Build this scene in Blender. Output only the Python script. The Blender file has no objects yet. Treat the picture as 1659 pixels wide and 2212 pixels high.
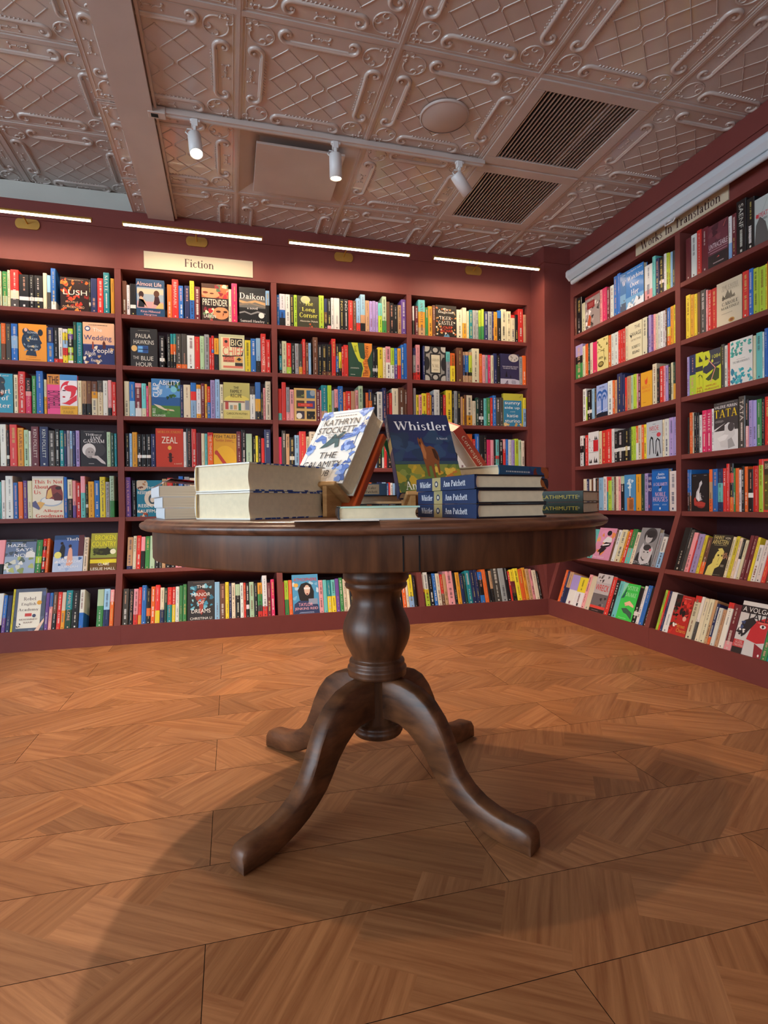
import bpy, bmesh, math, random
from math import sin, cos, pi, radians, atan2, sqrt
from mathutils import Matrix, Vector

# ---------------------------------------------------------------- camera, world, exposure
scene = bpy.context.scene
COL = scene.collection
YAW, PIT, ROL = .2653, -.0133, -.0124
Rv = Vector((cos(YAW), -sin(YAW), 0)); Fh = Vector((sin(YAW), cos(YAW), 0))
Fv = Vector((sin(YAW)*cos(PIT), cos(YAW)*cos(PIT), sin(PIT)))
Uv = Vector((-sin(YAW)*sin(PIT), -cos(YAW)*sin(PIT), cos(PIT)))
right = Rv*cos(ROL) + Uv*sin(ROL); up = -Rv*sin(ROL) + Uv*cos(ROL)
cd = bpy.data.cameras.new('camera'); cam = bpy.data.objects.new('camera', cd); COL.objects.link(cam)
cd.sensor_fit = 'HORIZONTAL'; cd.sensor_width = 36; cd.lens = 36*1218.96/1659; cd.clip_start = .02
M = Matrix((right, up, -Fv)).transposed().to_4x4(); M.translation = (0, 0, .79)
cam.matrix_world = M
scene.camera = cam
w = bpy.data.worlds.new('world'); scene.world = w; w.use_nodes = True
w.node_tree.nodes['Background'].inputs[0].default_value = (.75, .85, 1, 1)
w.node_tree.nodes['Background'].inputs[1].default_value = .25
vs = scene.view_settings
vs.view_transform = 'Standard'; vs.look = 'None'; vs.gamma = 1; vs.use_curve_mapping = False
vs.exposure = -0.1

def area(name, loc, direction, sx, sy, power, col, spread=180):
    l = bpy.data.lights.new(name, 'AREA'); l.shape = 'RECTANGLE'; l.size = sx; l.size_y = sy
    l.energy = power; l.color = col; l.spread = radians(spread)
    o = bpy.data.objects.new(name, l); COL.objects.link(o)
    o.location = loc; o.rotation_euler = Vector(direction).to_track_quat('-Z', 'Y').to_euler()
    return o
WARM = (1, .76, .54); COOL = (.68, .85, 1)
WINDOW_POWER, SPOT_POWER, BAR_POWER, REAR_POWER = 300, 90, 5, 24
# daylight through the shop window in the left wall
area('daylight', (-4.35, -.35, 1.45), (1, .24, -.02), 4.5, 1.9, WINDOW_POWER, COOL)
area('rear_fill', (.6, -3.3, 1.3), (0, 1, -.02), 2.4, 2.1, REAR_POWER, (.85, .92, 1))  # soft fill added behind the camera, from no known source

# ---------------------------------------------------------------- palette and materials
PAL = dict(w='e6e4e0', c='e4d8b8', k='1c1b1e', g='4a4743', s='9ea0a2', r='d8322c', R='6e2630', o='ea6a2a', a='e6a22e',
           y='ead534', l='b4d23c', G='3f8c4c', D='1f4438', t='1f8a92', T='6cc6c0', b='2c6fc0', B='26305e', u='96bfe2',
           p='eea0a4', m='dc2f66', v='6c4a94', V='aa9ad0', n='6e4632', N='c69b72', e='b4d2ac')
NAME = dict(w='white', c='cream', k='black', g='dark grey', s='grey', r='red', R='maroon', o='orange', a='amber', y='yellow',
            l='lime', G='green', D='dark green', t='teal', T='turquoise', b='blue', B='navy', u='pale blue', p='pink',
            m='magenta', v='purple', V='lavender', n='brown', N='tan', e='pale green')
def lin(c):
    return c/12.92 if c <= .04045 else ((c+.055)/1.055)**2.4
def rgb(h):
    if isinstance(h, tuple): return h
    h = PAL.get(h, h).lstrip('#')
    return tuple(lin(int(h[i:i+2], 16)/255) for i in (0, 2, 4))

def nodes(name):
    m = bpy.data.materials.new(name); m.use_nodes = True
    nt = m.node_tree; b = nt.nodes['Principled BSDF']
    return m, nt, b
def plain(name, col, rough=.5, metal=0, spec=.5, noise=0, nscale=20, bump=0, bscale=200, coat=0):
    m, nt, b = nodes(name)
    c = rgb(col); b.inputs['Base Color'].default_value = (*c, 1)
    b.inputs['Roughness'].default_value = rough; b.inputs['Metallic'].default_value = metal
    b.inputs['Specular IOR Level'].default_value = spec; b.inputs['Coat Weight'].default_value = coat
    tc = nt.nodes.new('ShaderNodeTexCoord')
    if noise:
        n = nt.nodes.new('ShaderNodeTexNoise'); n.inputs['Scale'].default_value = nscale; n.inputs['Detail'].default_value = 6
        nt.links.new(tc.outputs['Object'], n.inputs['Vector'])
        r = nt.nodes.new('ShaderNodeValToRGB')
        r.color_ramp.elements[0].position = .3; r.color_ramp.elements[1].position = .7
        r.color_ramp.elements[0].color = (*[x*(1-noise) for x in c], 1); r.color_ramp.elements[1].color = (*[min(1, x*(1+noise)) for x in c], 1)
        nt.links.new(n.outputs['Fac'], r.inputs[0]); nt.links.new(r.outputs[0], b.inputs['Base Color'])
    if bump:
        n = nt.nodes.new('ShaderNodeTexNoise'); n.inputs['Scale'].default_value = bscale
        nt.links.new(tc.outputs['Object'], n.inputs['Vector'])
        bm_ = nt.nodes.new('ShaderNodeBump'); bm_.inputs['Strength'].default_value = bump; bm_.inputs['Distance'].default_value = .001
        nt.links.new(n.outputs['Fac'], bm_.inputs['Height']); nt.links.new(bm_.outputs[0], b.inputs['Normal'])
    return m
def attr_mat(name, rough, spec=.5, coat=0, bump=0):
    m, nt, b = nodes(name)
    a = nt.nodes.new('ShaderNodeAttribute'); a.attribute_name = 'Col'
    nt.links.new(a.outputs['Color'], b.inputs['Base Color'])
    b.inputs['Roughness'].default_value = rough; b.inputs['Specular IOR Level'].default_value = spec
    b.inputs['Coat Weight'].default_value = coat; b.inputs['Coat Roughness'].default_value = .12
    if bump:
        tc = nt.nodes.new('ShaderNodeTexCoord'); n = nt.nodes.new('ShaderNodeTexNoise'); n.inputs['Scale'].default_value = 60
        nt.links.new(tc.outputs['Object'], n.inputs['Vector']); bb = nt.nodes.new('ShaderNodeBump')
        bb.inputs['Strength'].default_value = bump; bb.inputs['Distance'].default_value = .002
        nt.links.new(n.outputs['Fac'], bb.inputs['Height']); nt.links.new(bb.outputs[0], b.inputs['Normal'])
    return m
def wood(name, dark, light, rough=.35, scale=(1, 1, 1), coat=.3, contrast=(.3, .7)):
    m, nt, b = nodes(name)
    tc = nt.nodes.new('ShaderNodeTexCoord'); mp = nt.nodes.new('ShaderNodeMapping'); mp.inputs['Scale'].default_value = scale
    nt.links.new(tc.outputs['Object'], mp.inputs['Vector'])
    n = nt.nodes.new('ShaderNodeTexNoise'); n.inputs['Scale'].default_value = 3; n.inputs['Detail'].default_value = 9; n.inputs['Roughness'].default_value = .62; n.inputs['Distortion'].default_value = .4
    nt.links.new(mp.outputs[0], n.inputs['Vector'])
    r = nt.nodes.new('ShaderNodeValToRGB'); r.color_ramp.elements[0].position = contrast[0]; r.color_ramp.elements[1].position = contrast[1]
    r.color_ramp.elements[0].color = (*rgb(dark), 1); r.color_ramp.elements[1].color = (*rgb(light), 1)
    nt.links.new(n.outputs['Fac'], r.inputs[0]); nt.links.new(r.outputs[0], b.inputs['Base Color'])
    b.inputs['Roughness'].default_value = rough; b.inputs['Coat Weight'].default_value = coat; b.inputs['Coat Roughness'].default_value = .2
    bb = nt.nodes.new('ShaderNodeBump'); bb.inputs['Strength'].default_value = .25; bb.inputs['Distance'].default_value = .0008
    nt.links.new(n.outputs['Fac'], bb.inputs['Height']); nt.links.new(bb.outputs[0], b.inputs['Normal'])
    return m
def emit(name, col, s):
    m, nt, b = nodes(name); b.inputs['Emission Color'].default_value = (*col, 1); b.inputs['Emission Strength'].default_value = s
    b.inputs['Base Color'].default_value = (.8, .8, .8, 1)
    return m
MAT = dict(
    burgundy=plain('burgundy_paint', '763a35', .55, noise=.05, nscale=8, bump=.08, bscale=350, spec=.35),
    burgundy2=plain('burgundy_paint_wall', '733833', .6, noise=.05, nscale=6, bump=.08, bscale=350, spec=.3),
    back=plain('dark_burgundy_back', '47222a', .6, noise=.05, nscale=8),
    white_wall=plain('pale_plaster', 'c9c6bc', .8, noise=.03, nscale=5),
    tin=plain('embossed_tile_paint', 'bfb2aa', .24, noise=.05, nscale=5, spec=.8, coat=.35),
    tin_plain=plain('ceiling_paint', 'bdb0a9', .42, noise=.05, nscale=6, spec=.4),
    dark=plain('duct_dark', '0c0b0b', .9),
    print=attr_mat('book_cover_print', .42, .4),
    gloss=attr_mat('book_jacket_print', .38, .45, coat=.22, bump=.12),
    pages=plain('book_pages', 'ead9b6', .85, noise=.05, nscale=90),
    walnut=wood('walnut_wood', '301a10', '6e4429', .42, (9, 9, 1.1), .06),
    walnut_top=wood('walnut_top', '3a2014', '80523a', .36, (2, 12, 9), .12),
    walnut_leg=wood('walnut_leg', '3a2012', '80502f', .45, (3, 3, 9), .04),
    ply=wood('pale_stand_wood', '9a7040', 'cfa26a', .5, (4, 4, 14), .05),
    brass=plain('brushed_brass', 'c8a158', .5, 1, noise=.05),
    white_metal=plain('white_metal', 'dcdcdc', .35, spec=.5),
    casing=plain('screen_casing', 'c4ccd2', .4, spec=.5),
    sign=attr_mat('sign_board', .6),
    glow=emit('light_strip_glow', (1, .86, .62), 16),
    lens=emit('lamp_lens_glow', (1, .78, .48), 30),
)
def pages_lines():
    m, nt, b = nodes('page_block_edges')
    tc = nt.nodes.new('ShaderNodeTexCoord'); mp = nt.nodes.new('ShaderNodeMapping'); mp.inputs['Scale'].default_value = (.6, .6, 260)
    nt.links.new(tc.outputs['Object'], mp.inputs['Vector'])
    n = nt.nodes.new('ShaderNodeTexNoise'); n.inputs['Scale'].default_value = 5; n.inputs['Detail'].default_value = 4
    nt.links.new(mp.outputs[0], n.inputs['Vector'])
    r = nt.nodes.new('ShaderNodeValToRGB'); r.color_ramp.elements[0].position = .25; r.color_ramp.elements[1].position = .6
    r.color_ramp.elements[0].color = (*rgb('b0a28a'), 1); r.color_ramp.elements[1].color = (*rgb('ddd2bb'), 1)
    nt.links.new(n.outputs['Fac'], r.inputs[0]); nt.links.new(r.outputs[0], b.inputs['Base Color']); b.inputs['Roughness'].default_value = .85
    return m
MAT['pagelines'] = pages_lines()

# ---------------------------------------------------------------- mesh helpers
class MB:
    def __init__(s): s.v = []; s.f = []; s.c = []; s.m = []; s.uv = []; s.sm = []
    def poly(s, pts, col=(.8, .8, .8), mi=0, uv=None, smooth=False):
        i = len(s.v); s.v.extend([tuple(p) for p in pts]); s.f.append(tuple(range(i, i+len(pts))))
        s.c.append(col); s.m.append(mi); s.uv.append(uv); s.sm.append(smooth)
    def mesh(s, vs, fs, col=(.8, .8, .8), mi=0, smooth=False):
        i = len(s.v); s.v.extend([tuple(p) for p in vs])
        for f in fs: s.f.append(tuple(i+k for k in f)); s.c.append(col); s.m.append(mi); s.uv.append(None); s.sm.append(smooth)
    def box(s, a, b, col=(.8, .8, .8), mi=0, mat=None):
        x0, y0, z0 = a; x1, y1, z1 = b
        if x0 > x1: x0, x1 = x1, x0
        if y0 > y1: y0, y1 = y1, y0
        if z0 > z1: z0, z1 = z1, z0
        vs = [Vector(p) for p in ((x0,y0,z0),(x1,y0,z0),(x1,y1,z0),(x0,y1,z0),(x0,y0,z1),(x1,y0,z1),(x1,y1,z1),(x0,y1,z1))]
        if mat: vs = [mat @ p for p in vs]
        s.mesh(vs, [(0,3,2,1),(4,5,6,7),(0,1,5,4),(1,2,6,5),(2,3,7,6),(3,0,4,7)], col, mi)
    def prism(s, pts, axis, a, b, col=(.8, .8, .8), mi=0, smooth=False):
        # pts 2D outline in the plane across `axis`; extruded from a to b
        n = len(pts)
        def P(p, t):
            return {'x': (t, p[0], p[1]), 'y': (p[0], t, p[1]), 'z': (p[0], p[1], t)}[axis]
        vs = [P(p, a) for p in pts] + [P(p, b) for p in pts]
        fs = [(i, (i+1) % n, n+(i+1) % n, n+i) for i in range(n)]
        s.mesh(vs, fs, col, mi, smooth); s.mesh(vs, [tuple(range(n))[::-1], tuple(range(n, 2*n))], col, mi)
    def lathe(s, prof, seg=48, c=(0, 0), col=(.8, .8, .8), mi=0, cap=True, smooth=True):
        vs = []; fs = []
        for r, z in prof:
            for k in range(seg):
                a = 2*pi*k/seg; vs.append((c[0]+r*cos(a), c[1]+r*sin(a), z))
        for i in range(len(prof)-1):
            for k in range(seg):
                k2 = (k+1) % seg; fs.append((i*seg+k, i*seg+k2, (i+1)*seg+k2, (i+1)*seg+k))
        s.mesh(vs, fs, col, mi, smooth)
        if cap:
            s.mesh(vs[:seg], [tuple(range(seg))[::-1]], col, mi); s.mesh(vs[-seg:], [tuple(range(seg))], col, mi)
    def tube(s, pts, r, n=8, col=(.8, .8, .8), mi=0, closed=False, upv=(0, 0, 1)):
        pts = [Vector(p) for p in pts]; L = len(pts); vs = []; fs = []
        for i, p in enumerate(pts):
            a = pts[(i-1) % L] if (closed or i > 0) else p; b = pts[(i+1) % L] if (closed or i < L-1) else p
            t = (b-a).normalized(); u = Vector(upv)
            if abs(t.dot(u)) > .95: u = Vector((1, 0, 0))
            s1 = t.cross(u).normalized(); s2 = s1.cross(t)
            rr = r[i] if isinstance(r, (list, tuple)) else r
            for k in range(n):
                an = 2*pi*k/n; vs.append(p + s1*rr*cos(an) + s2*rr*sin(an))
        for i in range(L if closed else L-1):
            j = (i+1) % L
            for k in range(n):
                k2 = (k+1) % n; fs.append((i*n+k, i*n+k2, j*n+k2, j*n+k))
        s.mesh(vs, fs, col, mi, True)
        if not closed: s.mesh(vs[:n], [tuple(range(n))], col, mi); s.mesh(vs[-n:], [tuple(range(n))[::-1]], col, mi)
    def ball(s, c, r, n=8, col=(.8, .8, .8), mi=0, sz=1):
        prof = [(max(1e-4, r*cos(a)), r*sin(a)*sz) for a in [(-pi/2 + pi*i/n) for i in range(n+1)]]
        vs = []; fs = []; seg = n*2
        for rr, z in prof:
            for k in range(seg):
                a = 2*pi*k/seg; vs.append((c[0]+rr*cos(a), c[1]+rr*sin(a), c[2]+z))
        for i in range(n):
            for k in range(seg):
                k2 = (k+1) % seg; fs.append((i*seg+k, i*seg+k2, (i+1)*seg+k2, (i+1)*seg+k))
        s.mesh(vs, fs, col, mi, True)
    def data(s, name, mats):
        me = bpy.data.meshes.new(name); me.from_pydata(s.v, [], s.f)
        for m in mats: me.materials.append(m)
        ca = me.color_attributes.new('Col', 'FLOAT_COLOR', 'CORNER')
        vals = []; uvs = []; hasuv = any(u is not None for u in s.uv)
        for f, c, u in zip(s.f, s.c, s.uv):
            vals.extend([c[0], c[1], c[2], 1.0]*len(f))
            if hasuv:
                for k in range(len(f)): uvs.extend(u[k] if u else (0, 0))
        ca.data.foreach_set('color', vals)
        if hasuv: me.uv_layers.new(name='UVMap').data.foreach_set('uv', uvs)
        me.polygons.foreach_set('material_index', s.m); me.polygons.foreach_set('use_smooth', s.sm)
        me.update(); return me
    def build(s, name, mats, parent=None):
        if not isinstance(mats, (list, tuple)): mats = [mats]
        me = s.data(name, mats); o = bpy.data.objects.new(name, me); COL.objects.link(o)
        if parent: o.parent = parent
        return o
def empty(name, loc=(0, 0, 0), rz=0):
    o = bpy.data.objects.new(name, None); COL.objects.link(o); o.location = loc; o.rotation_euler = (0, 0, rz)
    o.empty_display_size = .05
    return o
def tag(o, label=None, cat=None, group=None, kind=None):
    if label: o['label'] = label
    if cat: o['category'] = cat
    if group: o['group'] = group
    if kind: o['kind'] = kind
    return o
def bevel(o, w=.002, seg=2):
    m = o.modifiers.new('bevel', 'BEVEL'); m.width = w; m.segments = seg; m.limit_method = 'ANGLE'; m.angle_limit = radians(40)
    return o
def copy_tree(o, parent=None):
    c = o.copy(); COL.objects.link(c)
    if parent: c.parent = parent
    for ch in list(o.children): copy_tree(ch, c)
    return c

# ---------------------------------------------------------------- lettering
_tc = {}
def sans(text):
    # flat glyph outlines of Blender's built-in font -> (verts2d, faces, width, height) baseline at 0
    if text in _tc: return _tc[text]
    cu = bpy.data.curves.new('t', 'FONT'); cu.body = text; cu.resolution_u = 3; cu.size = 1
    ob = bpy.data.objects.new('t', cu); me = ob.to_mesh()
    vs = [(v.co.x, v.co.y) for v in me.vertices]; fs = [tuple(p.vertices) for p in me.polygons]
    ob.to_mesh_clear(); bpy.data.objects.remove(ob); bpy.data.curves.remove(cu)
    _tc[text] = norm(vs, fs); return _tc[text]
def norm(vs, fs):
    x0 = min(v[0] for v in vs); x1 = max(v[0] for v in vs); y0 = min(v[1] for v in vs); y1 = max(v[1] for v in vs)
    return [((v[0]-x0)/(x1-x0), (v[1]-y0)/(y1-y0)) for v in vs], fs, x1-x0, y1-y0
TK, TN = .125, .045
def _rect(x0, y0, x1, y1): return [(x0, y0), (x1, y0), (x1, y1), (x0, y1)]
def stem(x, y0, y1, b=1, t=2, k=TK):
    r = [_rect(x-k/2, y0, x+k/2, y1)]; e = .055; h = .032
    if b == 1: r.append(_rect(x-k/2-e, y0, x+k/2+e, y0+h))
    if t == 1: r.append(_rect(x-k/2-e, y1-h, x+k/2+e, y1))
    if t == 2: r.append([(x-k/2-e, y1-h*1.6), (x, y1-h*1.6), (x, y1), (x-k/2-e*.3, y1-h*.4)])
    return r
def bar(x0, y0, x1, y1, k=TN):
    dx, dy = x1-x0, y1-y0; L = sqrt(dx*dx+dy*dy); nx, ny = -dy/L*k/2, dx/L*k/2
    return [[(x0-nx, y0-ny), (x1-nx, y1-ny), (x1+nx, y1+ny), (x0+nx, y0+ny)]]
def ring(cx, cy, rx, ry, a0=0, a1=360, k=TK, tn=TN, n=18):
    out = []; P = []
    for i in range(n+1):
        a = radians(a0+(a1-a0)*i/n); th = tn+(k-tn)*abs(cos(a))**1.5
        P.append(((cx+(rx+th*.0)*cos(a), cy+ry*sin(a)), (cx+(rx-th)*cos(a), cy+(ry-th*.9)*sin(a))))
    for p, q in zip(P, P[1:]): out.append([p[0], q[0], q[1], p[1]])
    return out
X, A, C = .46, .72, .70
def glyph(ch):
    s, b, r = stem, bar, ring
    G = {
     'a': (.47, r(.20,.14,.16,.145,0,360)+s(.34,0,.33,0,0)+r(.22,.30,.17,.16,0,165)+b(.34,.02,.44,.02)),
     'b': (.52, s(.12,0,A,0)+r(.28,.23,.22,.235,-130,130)),
     'c': (.44, r(.25,.23,.22,.24,45,315)), 'd': (.52, s(.40,0,A,1)+r(.25,.23,.22,.235,50,310)),
     'e': (.45, r(.24,.23,.21,.24,0,320)+b(.06,.25,.44,.25)),
     'f': (.32, s(.14,0,.60,1,0)+r(.26,.58,.165,.15,20,180)+b(.02,X-.02,.28,X-.02)),
     'g': (.50, r(.22,.28,.19,.18)+r(.24,-.06,.22,.14)+b(.32,.42,.46,.45,.05)), 'h': (.55, s(.11,0,A)+s(.42,0,.32,1,0)+r(.28,.28,.19,.185,0,150)),
     'i': (.26, s(.13,0,X)+[[(.13+.065*cos(a*pi/6), .63+.065*sin(a*pi/6)) for a in range(12)]]),
     'k': (.52, s(.11,0,A)+b(.14,.18,.40,.44)+b(.22,.27,.44,.02,TK*.9)+b(.32,.016,.52,.016)+b(.30,.444,.48,.444)),
     'l': (.26, s(.13,0,A)), 'm': (.82, s(.11,0,X)+s(.40,0,.32,1,0)+s(.69,0,.32,1,0)+r(.27,.28,.18,.185,0,150)+r(.56,.28,.18,.185,0,150)),
     'n': (.56, s(.12,0,X)+s(.43,0,.32,1,0)+r(.29,.28,.19,.185,0,150)), 'o': (.50, r(.25,.23,.22,.24)),
     'p': (.52, s(.12,-.22,X)+r(.28,.23,.22,.235,-130,130)), 'r': (.38, s(.12,0,X)+r(.29,.28,.17,.185,55,150)+[[(.33+.05*cos(a*pi/6), .40+.05*sin(a*pi/6)) for a in range(12)]]),
     's': (.38, r(.19,.345,.145,.125,30,270,TK*.8)+r(.19,.125,.155,.135,-150,90,TK*.8)),
     't': (.32, s(.14,.06,.60,0,0)+r(.25,.11,.165,.12,180,320)+b(.02,X-.02,.28,X-.02)),
     'u': (.56, s(.12,.1,X,0)+s(.43,0,X,1)+r(.27,.15,.2,.16,180,330)), 'v': (.50, b(.08,.45,.26,.01,TK)+b(.27,.01,.43,.45)+b(0,.444,.18,.444)+b(.34,.444,.50,.444)),
     'w': (.74, b(.08,.45,.23,.01,TK)+b(.24,.01,.37,.45)+b(.37,.45,.52,.01,TK)+b(.53,.01,.67,.45)+b(0,.444,.18,.444)+b(.58,.444,.74,.444)),
     'y': (.50, b(.08,.45,.27,.0,TK)+b(.15,-.2,.43,.45)+b(0,.444,.18,.444)+b(.34,.444,.50,.444)),
     'A': (.70, b(.35,.69,.58,.01,TK)+b(.33,.69,.10,.01)+b(.16,.25,.50,.25)+b(0,.016,.21,.016)+b(.46,.016,.70,.016)),
     'B': (.60, s(.14,0,C,1,1)+r(.30,.53,.22,.17,-90,90)+r(.31,.19,.25,.2,-90,90)), 'C': (.64, r(.34,.35,.30,.36,40,320)),
     'D': (.70, s(.14,0,C,1,1)+r(.30,.35,.35,.35,-90,90)+b(.14,.015,.32,.015)+b(.14,.685,.32,.685)),
     'E': (.58, s(.14,0,C,1,1)+b(.14,.015,.52,.015)+b(.14,.685,.50,.685)+b(.14,.36,.40,.36)+b(.51,.0,.53,.15,.03)+b(.49,.56,.5,.7,.03)),
     'F': (.54, s(.14,0,C,1,1)+b(.14,.685,.50,.685)+b(.14,.36,.38,.36)+b(.49,.54,.5,.7,.035)+b(.38,.28,.38,.44,.03)),
     'G': (.70, r(.35,.35,.31,.36,40,330)+s(.56,.05,.30,0,1)), 'H': (.74, s(.14,0,C,1,1)+s(.60,0,C,1,1)+b(.14,.36,.6,.36)),
     'I': (.34, s(.17,0,C,1,1)), 'J': (.42, s(.26,.1,C,0,1)+r(.13,.13,.18,.15,180,360)), 'K': (.68, s(.14,0,C,1,1)+b(.17,.28,.52,.69)+b(.27,.40,.58,.01,TK)+b(.46,.016,.68,.016)+b(.42,.685,.64,.685)),
     'L': (.56, s(.14,0,C,1,1)+b(.14,.015,.52,.015)+b(.51,0,.53,.17,.03)), 'M': (.88, s(.13,0,C,1,1,TN*1.4)+s(.74,0,C,1,1)+b(.14,.69,.43,.05,TK)+b(.44,.05,.72,.69)),
     'N': (.74, s(.12,0,C,1,1,TN*1.3)+s(.62,0,C,0,1,TN*1.3)+b(.12,.69,.61,.01,TK)), 'O': (.74, r(.37,.35,.32,.36)),
     'P': (.58, s(.14,0,C,1,1)+r(.30,.50,.24,.2,-90,90)+b(.14,.31,.3,.31)+b(.14,.69,.3,.69)), 'R': (.66, s(.14,0,C,1,1)+r(.30,.52,.22,.18,-90,90)+b(.30,.36,.55,.01,TK)+b(.48,.016,.66,.016)),
     'S': (.52, r(.26,.52,.20,.185,30,270,TK)+r(.26,.18,.22,.19,-150,90,TK)), 'T': (.62, s(.31,0,C,1,0)+b(.04,.685,.58,.685)+b(.04,.55,.05,.7,.035)+b(.57,.55,.58,.7,.035)),
     'U': (.72, s(.14,.2,C,0,1)+s(.58,.2,C,0,1,TN*1.3)+r(.36,.22,.275,.23,180,360)), 'V': (.68, b(.10,.69,.34,.01,TK)+b(.35,.01,.58,.69)+b(0,.685,.22,.685)+b(.47,.685,.68,.685)),
     'W': (1.0, b(.10,.69,.30,.01,TK)+b(.31,.01,.50,.69)+b(.46,.69,.68,.01,TK)+b(.69,.01,.90,.69)+b(0,.685,.22,.685)+b(.36,.685,.58,.685)+b(.80,.685,1.0,.685)),
     'Y': (.66, s(.33,0,.32,1,0)+b(.08,.69,.33,.30,TK)+b(.33,.30,.58,.69)+b(0,.685,.2,.685)+b(.47,.685,.66,.685)), 'Z': (.58, b(.08,.685,.5,.685)+b(.06,.015,.52,.015)+b(.10,.02,.48,.68,TK)+b(.51,0,.53,.15,.03)),
     ' ': (.26, [])}
    return G.get(ch)
def roman(text):
    k = '~'+text
    if k in _tc: return _tc[k]
    vs = []; fs = []; x = 0
    for ch in text:
        g = glyph(ch)
        if g is None: x += .3; continue
        for poly in g[1]:
            i = len(vs); vs += [(x+p[0], p[1]) for p in poly]; fs.append(tuple(range(i, i+len(poly))))
        x += g[0]+.03
    _tc[k] = norm(vs, fs); return _tc[k]
def letter(mb, text, o, ex, ez, w, h, col, font='s', mi=0, fit=True):
    """flat lettering: o = lower-left corner, ex/ez = unit directions, in a box w by h"""
    vs, fs, tw, th = roman(text) if font == 'r' else sans(text)
    P = [o + ex*(v[0]*w) + ez*(v[1]*h) for v in vs]
    mb.mesh(P, fs, col, mi)

# ---------------------------------------------------------------- printed covers
def paint(mb, o, ex, ez, out, W, H, spec, mi=0, seed=0):
    """spec: shapes in percent of the cover, one after another, each a hair in front of the last"""
    k = 0; st = .00012
    def P(x, y): return o + ex*(x*W/100) + ez*(y*H/100) + out*(k*st)
    for item in spec.split('|'):
        a = item.split()
        if not a: continue
        k += 1; c = a[0]
        if c == 'r':
            x0, y0, x1, y1 = map(float, a[1:5]); mb.poly([P(x0, y0), P(x1, y0), P(x1, y1), P(x0, y1)], rgb(a[5]), mi)
        elif c == 'e':
            cx, cy, rx, ry = map(float, a[1:5]); mb.poly([P(cx+rx*cos(t*pi/12), cy+ry*sin(t*pi/12)) for t in range(24)], rgb(a[5]), mi)
        elif c == 'p':
            q = list(map(float, a[2:])); mb.poly([P(q[i], q[i+1]) for i in range(0, len(q), 2)], rgb(a[1]), mi)
        elif c == 'l':   # line x0 y0 x1 y1 width col
            x0, y0, x1, y1, t = map(float, a[1:6]); A_ = P(x0, y0); B_ = P(x1, y1); d = (B_-A_).normalized(); nn = d.cross(out)*(t*W/200)
            mb.poly([A_-nn, B_-nn, B_+nn, A_+nn], rgb(a[6]), mi)
        elif c == 'b':   # n seed x0 y0 x1 y1 size colours...
            n, sd = int(a[1]), int(a[2]); x0, y0, x1, y1, sz = map(float, a[3:8]); R = random.Random(sd)
            for i in range(n):
                cx, cy = R.uniform(x0, x1), R.uniform(y0, y1); r1, r2, an = R.uniform(.5, 1)*sz, R.uniform(.4, .9)*sz, R.uniform(0, pi)
                q = [(cx+(r1*cos(t)*cos(an)-r2*sin(t)*sin(an))*(1+.25*sin(3*t+i)), cy+(r1*cos(t)*sin(an)+r2*sin(t)*cos(an))*W/H*(1+.25*sin(3*t+i))) for t in [j*pi/6 for j in range(12)]]
                kk = k; k = k+i*.03
                mb.poly([P(min(max(x, 0), 100), min(max(y, 0), 100)) for x, y in q], rgb(a[8+i % (len(a)-8)]), mi); k = kk
        elif c == 't':   # t font col cx cy w h rot TEXT
            f, col = a[1], a[2]; cx, cy, w_, h_, rot = map(float, a[3:8]); txt = ' '.join(a[8:])
            ww, hh = w_*W/100, h_*H/100
            if rot: e1, e2 = -ez, ex
            else: e1, e2 = ex, ez
            if rot == 2: e1, e2 = ez, -ex
            o2 = P(cx, cy) - e1*(ww/2) - e2*(hh/2)
            letter(mb, txt, o2, e1, e2, ww, hh, rgb(col), f, mi)
        elif c == 'g':   # imitation of small print: n lines centred
            cx, cy, w_, h_, n = map(float, a[1:6]); R = random.Random(int(cx*7+cy)); n = int(n)
            for i in range(n):
                yy = cy+h_/2-(i+.5)*h_/n; ww = w_*R.uniform(.6, 1); x = cx-ww/2
                while x < cx+ww/2:
                    l = R.uniform(1.5, 5); mb.poly([P(x, yy-h_/n*.22), P(x+l, yy-h_/n*.22), P(x+l, yy+h_/n*.22), P(x, yy+h_/n*.22)], rgb(a[6]), mi); x += l+1.1

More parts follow.
